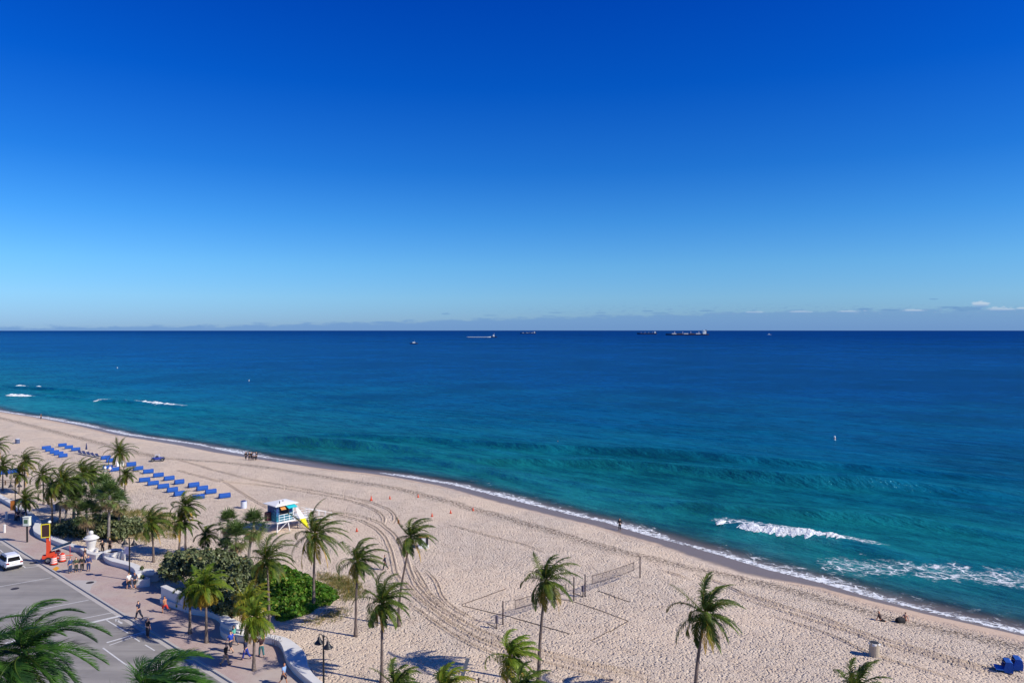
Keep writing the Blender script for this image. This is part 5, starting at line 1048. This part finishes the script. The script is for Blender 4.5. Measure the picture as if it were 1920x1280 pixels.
mb = MB(); hullmesh(mb, L, L * .28, L * .12); mb.build('hull', m_sup, root); mb = MB(); mb.box((0, 0, L * .2), (L * .45, L * .2, L * .16), taper=.8); mb.build('cabin', m_sup, root); mb = MB(); mb.bar((0, 0, L * .2), (0, 0, L * .5), L * .03); mb.build('mast', m_sup, root)
m_wb = M('buoy_white', '#efe9e2', .5); m_bo = M('buoy_band', '#d6562e', .5)
for (x, y), s, lb in [((1565,825), 1.0, 'white swim zone buoy with an orange band in the blue water'), ((467,714.5), .8, 'small white buoy between the breaking waves and the horizon'), ((220,690.5), .9, 'distant white buoy off the far end of the beach')]:
    root = empty('buoy', seap(x, y) + (0, 0, -.1), 0, lb, 'buoy', 'white marker buoys'); mb = MB(); mb.lathe([(.24 * s, 0), (.24 * s, .9 * s), (.2 * s, 1.2 * s), (0, 1.3 * s)], n=12); mb.build('float_body', m_wb, root); mb = MB(); mb.lathe([(.247 * s, .5 * s), (.25 * s, .52 * s), (.25 * s, .7 * s), (.247 * s, .72 * s)], n=12); mb.build('band', m_bo, root)
# little birds at the water's edge are left to the sand; driftwood and weed lie in the wrack line
# ------------------------------------------------------------------ people
def skin_mesh(V, E, Rd, key, sub=1):
    me = bpy.data.meshes.new('tmp'); me.from_pydata([tuple(v) for v in V], E, []); o = bpy.data.objects.new('tmp', me); COL.objects.link(o)
    sk = o.modifiers.new('s', 'SKIN'); sk.use_smooth_shade = True; o.modifiers.new('u', 'SUBSURF').levels = sub; o.modifiers['u'].render_levels = sub
    for i, r_ in enumerate(Rd): me.skin_vertices[0].data[i].radius = (r_, r_) if np.isscalar(r_) else r_
    me.skin_vertices[0].data[0].use_root = True
    dg = bpy.context.evaluated_depsgraph_get(); out = bpy.data.meshes.new_from_object(o.evaluated_get(dg)); out.name = key
    bpy.data.objects.remove(o); bpy.data.meshes.remove(me); return out
def rotx(v, a): c, s = math.cos(a), math.sin(a); return np.array([v[0], v[1] * c - v[2] * s, v[1] * s + v[2] * c])
POSES = dict(  # thigh swing L/R, knee bend L/R, arm swing L/R, elbow bend L/R, lean
 stand=(.03, -.03, .03, .05, .05, -.02, .15, .2, .02, 0.), walk=(.32, -.28, .10, .42, -.30, .28, .35, .3, .06, 0.), stroll=(-.30, .36, .45, .1, .3, -.32, .25, .35, .05, 0.), run=(.75, -.5, .9, 1.1, -.7, .6, 1.4, 1.4, .16, 0.), carry=(.25, -.25, .1, .35, .5, .45, 1.2, 1.1, .03, 0.), sit=(1.45, 1.4, 1.35, 1.2, -.5, -.45, .1, .1, -.25, -.80))
def joints(pose):
    tl, tr_, kl, kr, al, ar, el_, er, lean, dz = POSES[pose]; J = {}
    J['hip'] = np.array([0, 0, .93]); sp = lambda z, y=0: np.array([0, y, 0]) + J['hip'] + rotx(np.array([0, 0, z]), -lean)
    J['belly'] = sp(.14, .01); J['chest'] = sp(.36); J['neck'] = sp(.52); J['jaw'] = sp(.60, .02); J['head'] = sp(.70, .015); J['top'] = sp(.775)
    J['nose'] = sp(.67, .115)
    for s, th, kn, ar_, eb, n in ((-1, tl, kl, al, el_, 'l'), (1, tr_, kr, ar, er, 'r')):
        h = J['hip'] + np.array([s * .095, 0, -.04]); J['hj' + n] = h; k = h + rotx(np.array([s * .01, 0, -.42]), th); a = k + rotx(np.array([0, 0, -.40]), th - kn); J['k' + n] = k; J['a' + n] = a; J['h' + n] = a + rotx(np.array([0, -.05, -.05]), th - kn); J['t' + n] = a + rotx(np.array([s * .03, .17, -.055]), (th - kn) * .8)
        sh = sp(.45) + np.array([s * .185, 0, 0]); J['s' + n] = sh; e = sh + rotx(np.array([s * .07, 0, -.27]), ar_); w_ = e + rotx(np.array([s * .01, .0, -.25]), ar_ + eb); J['e' + n] = e; J['w' + n] = w_
        dvec = rotx(np.array([0, 0, -1.0]), ar_ + eb + .15); J['m' + n] = w_ + dvec * .075
        for q, (off, ln) in enumerate([(-.032, .075), (-.011, .085), (.011, .08), (.032, .062)]): J[f'f{q}{n}'] = J['m' + n] + dvec * .03 + np.array([0, off, 0]); J[f'g{q}{n}'] = J[f'f{q}{n}'] + dvec * ln + np.array([-s * .015, 0, 0])
        J['th' + n] = w_ + dvec * .045 + np.array([-s * .012, .045, 0]); J['ti' + n] = J['th' + n] + dvec * .045 + np.array([-s * .012, .014, 0])
        J['ear' + n] = sp(.68) + np.array([s * .082, 0, 0])
    for k in J: J[k] = J[k] + np.array([0, 0, dz])
    lo = min(J['hl'][2], J['hr'][2], J['tl'][2], J['tr'][2]) - .03
    if pose != 'sit':
        for k in J: J[k] = J[k] - np.array([0, 0, lo])
    return J
def chain_mesh(J, chains, rad, key, sub=1):
    idx = {}; V = []; Rd = []; E = []
    for ch in chains:
        for k in ch:
            if k not in idx: idx[k] = len(V); V.append(J[k]); Rd.append(rad[k])
        E += [(idx[a], idx[b]) for a, b in zip(ch[:-1], ch[1:])]
    return skin_mesh(V, E, Rd, key, sub)
_pc = {}
def person_meshes(pose, legs, sleeves):
    k = (pose, legs, sleeves)
    if k in _pc: return _pc[k]
    J = joints(pose)
    for n in 'lr': J['km' + n] = (J['hj' + n] + J['k' + n]) / 2; J['em' + n] = J['s' + n] * .35 + J['e' + n] * .65; J['sk' + n] = J['k' + n] * .9 + J['a' + n] * .1; J['ac' + n] = J['a' + n] * .92 + J['k' + n] * .08; J['wc' + n] = J['w' + n] * .9 + J['e' + n] * .1
    J['hb'] = J['head'] + (J['head'] - J['jaw']) * .25 + np.array([0, -.03, 0]); J['hb2'] = J['head'] + np.array([0, -.05, .0]); J['waist'] = J['hip'] * .75 + J['belly'] * .25
    R_ = dict(hip=(.145, .10), belly=(.13, .095), chest=(.15, .11), neck=.055, jaw=.062, head=.088, top=.055, nose=.014)
    for n in 'lr':
        R_.update({'hj'+n: .085, 'k'+n: .055, 'a'+n: .038, 'h'+n: .035, 't'+n: .028, 's'+n: .055, 'e'+n: .040, 'w'+n: .028, 'm'+n: (.024, .034), 'th'+n: .011, 'ti'+n: .009, 'ear'+n: .02})
        for q in range(4): R_[f'f{q}{n}'] = .010; R_[f'g{q}{n}'] = .008
    body = [['hip', 'belly', 'chest', 'neck', 'jaw', 'head', 'top'], ['head', 'nose']]
    for n in 'lr':
        body += [['hip', 'hj'+n, 'k'+n, 'a'+n, 't'+n], ['a'+n, 'h'+n], ['chest', 's'+n, 'e'+n, 'w'+n, 'm'+n], ['w'+n, 'th'+n, 'ti'+n], ['head', 'ear'+n]] + [['m'+n, f'f{q}{n}', f'g{q}{n}'] for q in range(4)]
    o = {'body': chain_mesh(J, body, R_, 'person_body')}
    C = {k2: (tuple(v + .036 for v in r_) if not np.isscalar(r_) else r_ + .034) for k2, r_ in R_.items()}
    C.update(waist=(.18, .135), neck=.07)
    for n in 'lr': C.update({'em'+n: .075, 'km'+n: .115, 'sk'+n: .092, 'ac'+n: .072, 'wc'+n: .055, 's'+n: .088})
    o['shirt'] = chain_mesh(J, [['waist', 'belly', 'chest', 'neck']] + [['chest', 's'+n] + (['em'+n] if sleeves == 'short' else ['e'+n, 'wc'+n]) for n in 'lr'], C, 'shirt')
    C['waist'] = (.172, .128)
    o['trousers'] = chain_mesh(J, [['waist', 'hip']] + [['hip', 'hj'+n, 'km'+n] + (['sk'+n] if legs == 'shorts' else ['k'+n, 'ac'+n]) for n in 'lr'], C, 'trousers')
    o['hair'] = chain_mesh(J, [['hb2', 'hb', 'top']], dict(hb2=.10, hb=.104, top=.075), 'hair')
    for n in 'lr': o['shoe_' + n] = chain_mesh(J, [['h'+n, 'a'+n, 't'+n]], {'h'+n: .05, 'a'+n: .05, 't'+n: .042}, 'shoe')
    _pc[k] = o; return o
SKIN = [M('skin_light', '#d8a585', .55, .05), M('skin_tan', '#b97f5c', .55, .05), M('skin_brown', '#7d5138', .55, .05)]
def mobj(me, name, m_, parent=None):
    me2 = me.copy(); me2.materials.clear(); me2.materials.append(m_); o = bpy.data.objects.new(name, me2); COL.objects.link(o)
    if parent: o.parent = parent
    return o
def person(px, head, pose, top, bottom, label, hair='#2a211c', legs='long', sleeves='short', skin=0, shirtless=False, scale=1.0, group=None, ground=None, shoe='#3a3a3e', bag=None, z=0, legname=None):
    ms = person_meshes(pose, legs, sleeves); b = mobj(ms['body'], 'person', SKIN[skin]); tag(b, label, 'person', group)
    g = G(*px) if ground is None else ground; b.location = (g[0], g[1], g[2] + z); b.rotation_euler[2] = head - math.pi / 2; b.scale = (scale * 1.05,) * 3
    if not shirtless: mobj(ms['shirt'], 'shirt', M('cloth_' + top, top, .8, .1), b)
    mobj(ms['trousers'], legname or ('shorts' if legs == 'shorts' else 'trousers'), M('cloth_' + bottom, bottom, .8, .1), b)
    mobj(ms['hair'], 'hair', M('hair_' + hair, hair, .7, .1), b)
    for n in 'lr': mobj(ms['shoe_' + n], 'shoe', M('shoe_' + shoe, shoe, .7), b)
    if bag:
        mb = MB(); mb.box((.0, -.19, 1.22), (.30, .17, .42), taper=.85); tag(mb.build('backpack', M('bag_' + bag, bag, .8), loc=b.location, rz=head - math.pi / 2, bevel=.04), 'backpack worn by ' + label[:1].lower() + label[1:].split(' beside')[0].split(' with')[0], 'backpack')
    return b
UP_, DN_ = math.atan2(-U[1], -U[0]), UANG       # walking away from / towards the viewer along the beach
person((132,1074), UP_ + .5, 'stand', '#39507a', '#3c4a66', 'person in a blue striped top at the kerb end of the standing group', sleeves='long', skin=0, bag=None)
person((143,1072), UP_ + .2, 'stand', '#4a5240', '#3a3d3a', 'person in olive clothes second in the standing group', sleeves='long', scale=.97)
person((154,1070), UP_ - .3, 'stroll', '#2d2c2a', '#333130', 'person in black trousers third in the standing group', sleeves='long', scale=.98)
person((166,1070), UP_ + 2.8, 'stand', '#2b3a6e', '#2c3c68', 'person in a long navy coat at the end of the standing group', sleeves='long')
person((160,1055), UP_ + .9, 'walk', '#3a2c34', '#b09a8a', 'person with a red bag walking up behind the standing group', legs='shorts', scale=1.05)
person((206,1035), -1.3, 'stand', '#2b2426', '#2a2427', 'person in dark clothes standing on the sand behind the round planter')
person((191,1033), -1.0, 'sit', '#3a2e2a', '#51463c', 'person in brown seated beside the white pillar', ground=at_z(192, 1033), z=.42)
person((242,1104), UP_ + .15, 'walk', '#e3e3e0', '#22242a', 'person in a white shirt and black shorts walking past the lamp post', legs='shorts')
person((253,1103), UP_ + .1, 'stroll', '#26304a', '#1f2430', 'person in a dark navy top walking beside the person in white', legs='shorts', skin=1)
person((310,1149), UP_ + .2, 'run', '#e08a4a', '#c2362e', 'bare backed runner in red shorts in the shade of the sea grape', legs='shorts', shirtless=True, skin=1)
person((260,1160), UP_ + .5, 'walk', '#262c4a', '#22283c', 'person in dark blue crossing the kerb into the road')
person((277,1195), DN_ + 1.9, 'stand', '#24242c', '#282a38', 'person in black standing in the road beside the kerb', ground=at_z(277, 1195, RZ))
person((439,1209), UP_ + .3, 'walk', '#5fae9c', '#33405e', 'person in a teal shirt walking close to the serpentine wall')
person((433,1222), UP_ + .2, 'stroll', '#2448a8', '#2a2c3c', 'person in a bright blue shirt walking behind the one in teal', legs='shorts', scale=1.04)
person((423,1247), DN_ + .6, 'walk', '#262422', '#8d8270', 'person in a black jacket and khaki trousers striding by the kerb', sleeves='long', scale=1.04)
person((461,1236), UP_ + .6, 'walk', '#262c46', '#27398c', 'person in a navy jacket and blue trousers near the yellowing palm', sleeves='long', scale=1.02)
person((490,1231), UP_ - .2, 'carry', '#3a2026', '#3c6a6c', 'person in a dark red top and teal jeans near the bike rack', scale=1.03)
person((532,1284), DN_ + .5, 'walk', '#8aa8d0', '#2a2638', 'person in a pale blue top and dark shorts at the bottom of the pavement', legs='shorts', skin=1)
person((34,978), UP_, 'stand', '#22283a', '#22242e', 'person in dark clothes at the foot of the orange banner lamp')
person((44,978), UP_ + .4, 'stroll', '#3a4256', '#23262e', 'person in slate clothes walking beside the far wave wall')
person((722,1068), UP_ + .9, 'walk', '#2a3244', '#242a36', 'lone person in dark clothes walking on sand beside the tyre tracks', sleeves='long')
person((1162,994), 1.6, 'stand', '#2a2a2c', '#262628', 'lone person in black standing at the edge of the swash', sleeves='long')
for (x, y), lb, c_, pz in [((461,862),'person in black at the landward end of the group by the water','#2c2a2e','stroll'),((467.5,862.5),'tall person in black in the middle of the group by the water','#222028','stand'),((472,862.5),'person in black beside the tall one of the group by the water','#252229','stand'),((476.5,863),'person in a light top within the group by the water','#9a9aa2','walk'),((480.5,862.5),'person in dark navy at the seaward end of the group','#25283a','stand')]:
    person((x, y), 2.2, pz, c_, '#26252b', lb, group='people gathered at the water', sleeves='long', scale=1.05)
person((77,786), UP_, 'walk', '#2b2a30', '#2c2a2c', 'tiny lone person walking far along the shoreline')
person((197,889), DN_ + .3, 'walk', '#e4e6ea', '#c9cdd6', 'person in white walking past the blue cabanas, ahead of another', legs='shorts')
person((206,890), DN_ + .3, 'stroll', '#dfe3ea', '#4a5066', 'second person in a white top walking past the blue cabanas', legs='shorts')
person((1651,1163), -.6, 'sit', '#3a2a2a', '#241f22', 'person in dark swimwear sitting alone on the sand near the wrack line', legs='shorts', skin=1)
person((1697,1163), 1.2, 'sit', '#d8a585', '#7a2a22', 'bare chested person sitting on the sand behind a black beach bag', legs='shorts', shirtless=True, skin=0)
mb = MB(); rows = []
for k in range(9):
    a = math.pi * k / 8; rows.append([(-.55, .32 * math.cos(a), .52 * math.sin(a) ** .7), (-.3, .40 * math.cos(a), .62 * math.sin(a) ** .7), (.3, .40 * math.cos(a), .60 * math.sin(a) ** .7), (.55, .30 * math.cos(a), .48 * math.sin(a) ** .7)])
mb.grid(rows); mb.add([r_[0] for r_ in rows], [tuple(range(9))]); mb.add([r_[3] for r_ in rows], [tuple(range(9))[::-1]]); mb.bar((-.25, 0, .6), (0, 0, .78), .03); mb.bar((0, 0, .78), (.25, 0, .6), .03)
tag(mb.build('beach_bag', M('bag_black', '#1a181b', .8), loc=G(1688,1166), rz=.3), 'big black beach bag lying on the sand in front of a seated person', 'bag').scale = (.78, .78, .85)
sp_ = seap(1045, 829); person((1045, 829), .4, 'run', '#1d2a3a', '#1d2a3a', 'swimmer far out in the water, only head and shoulders showing', ground=sp_, z=-1.25, sleeves='long')
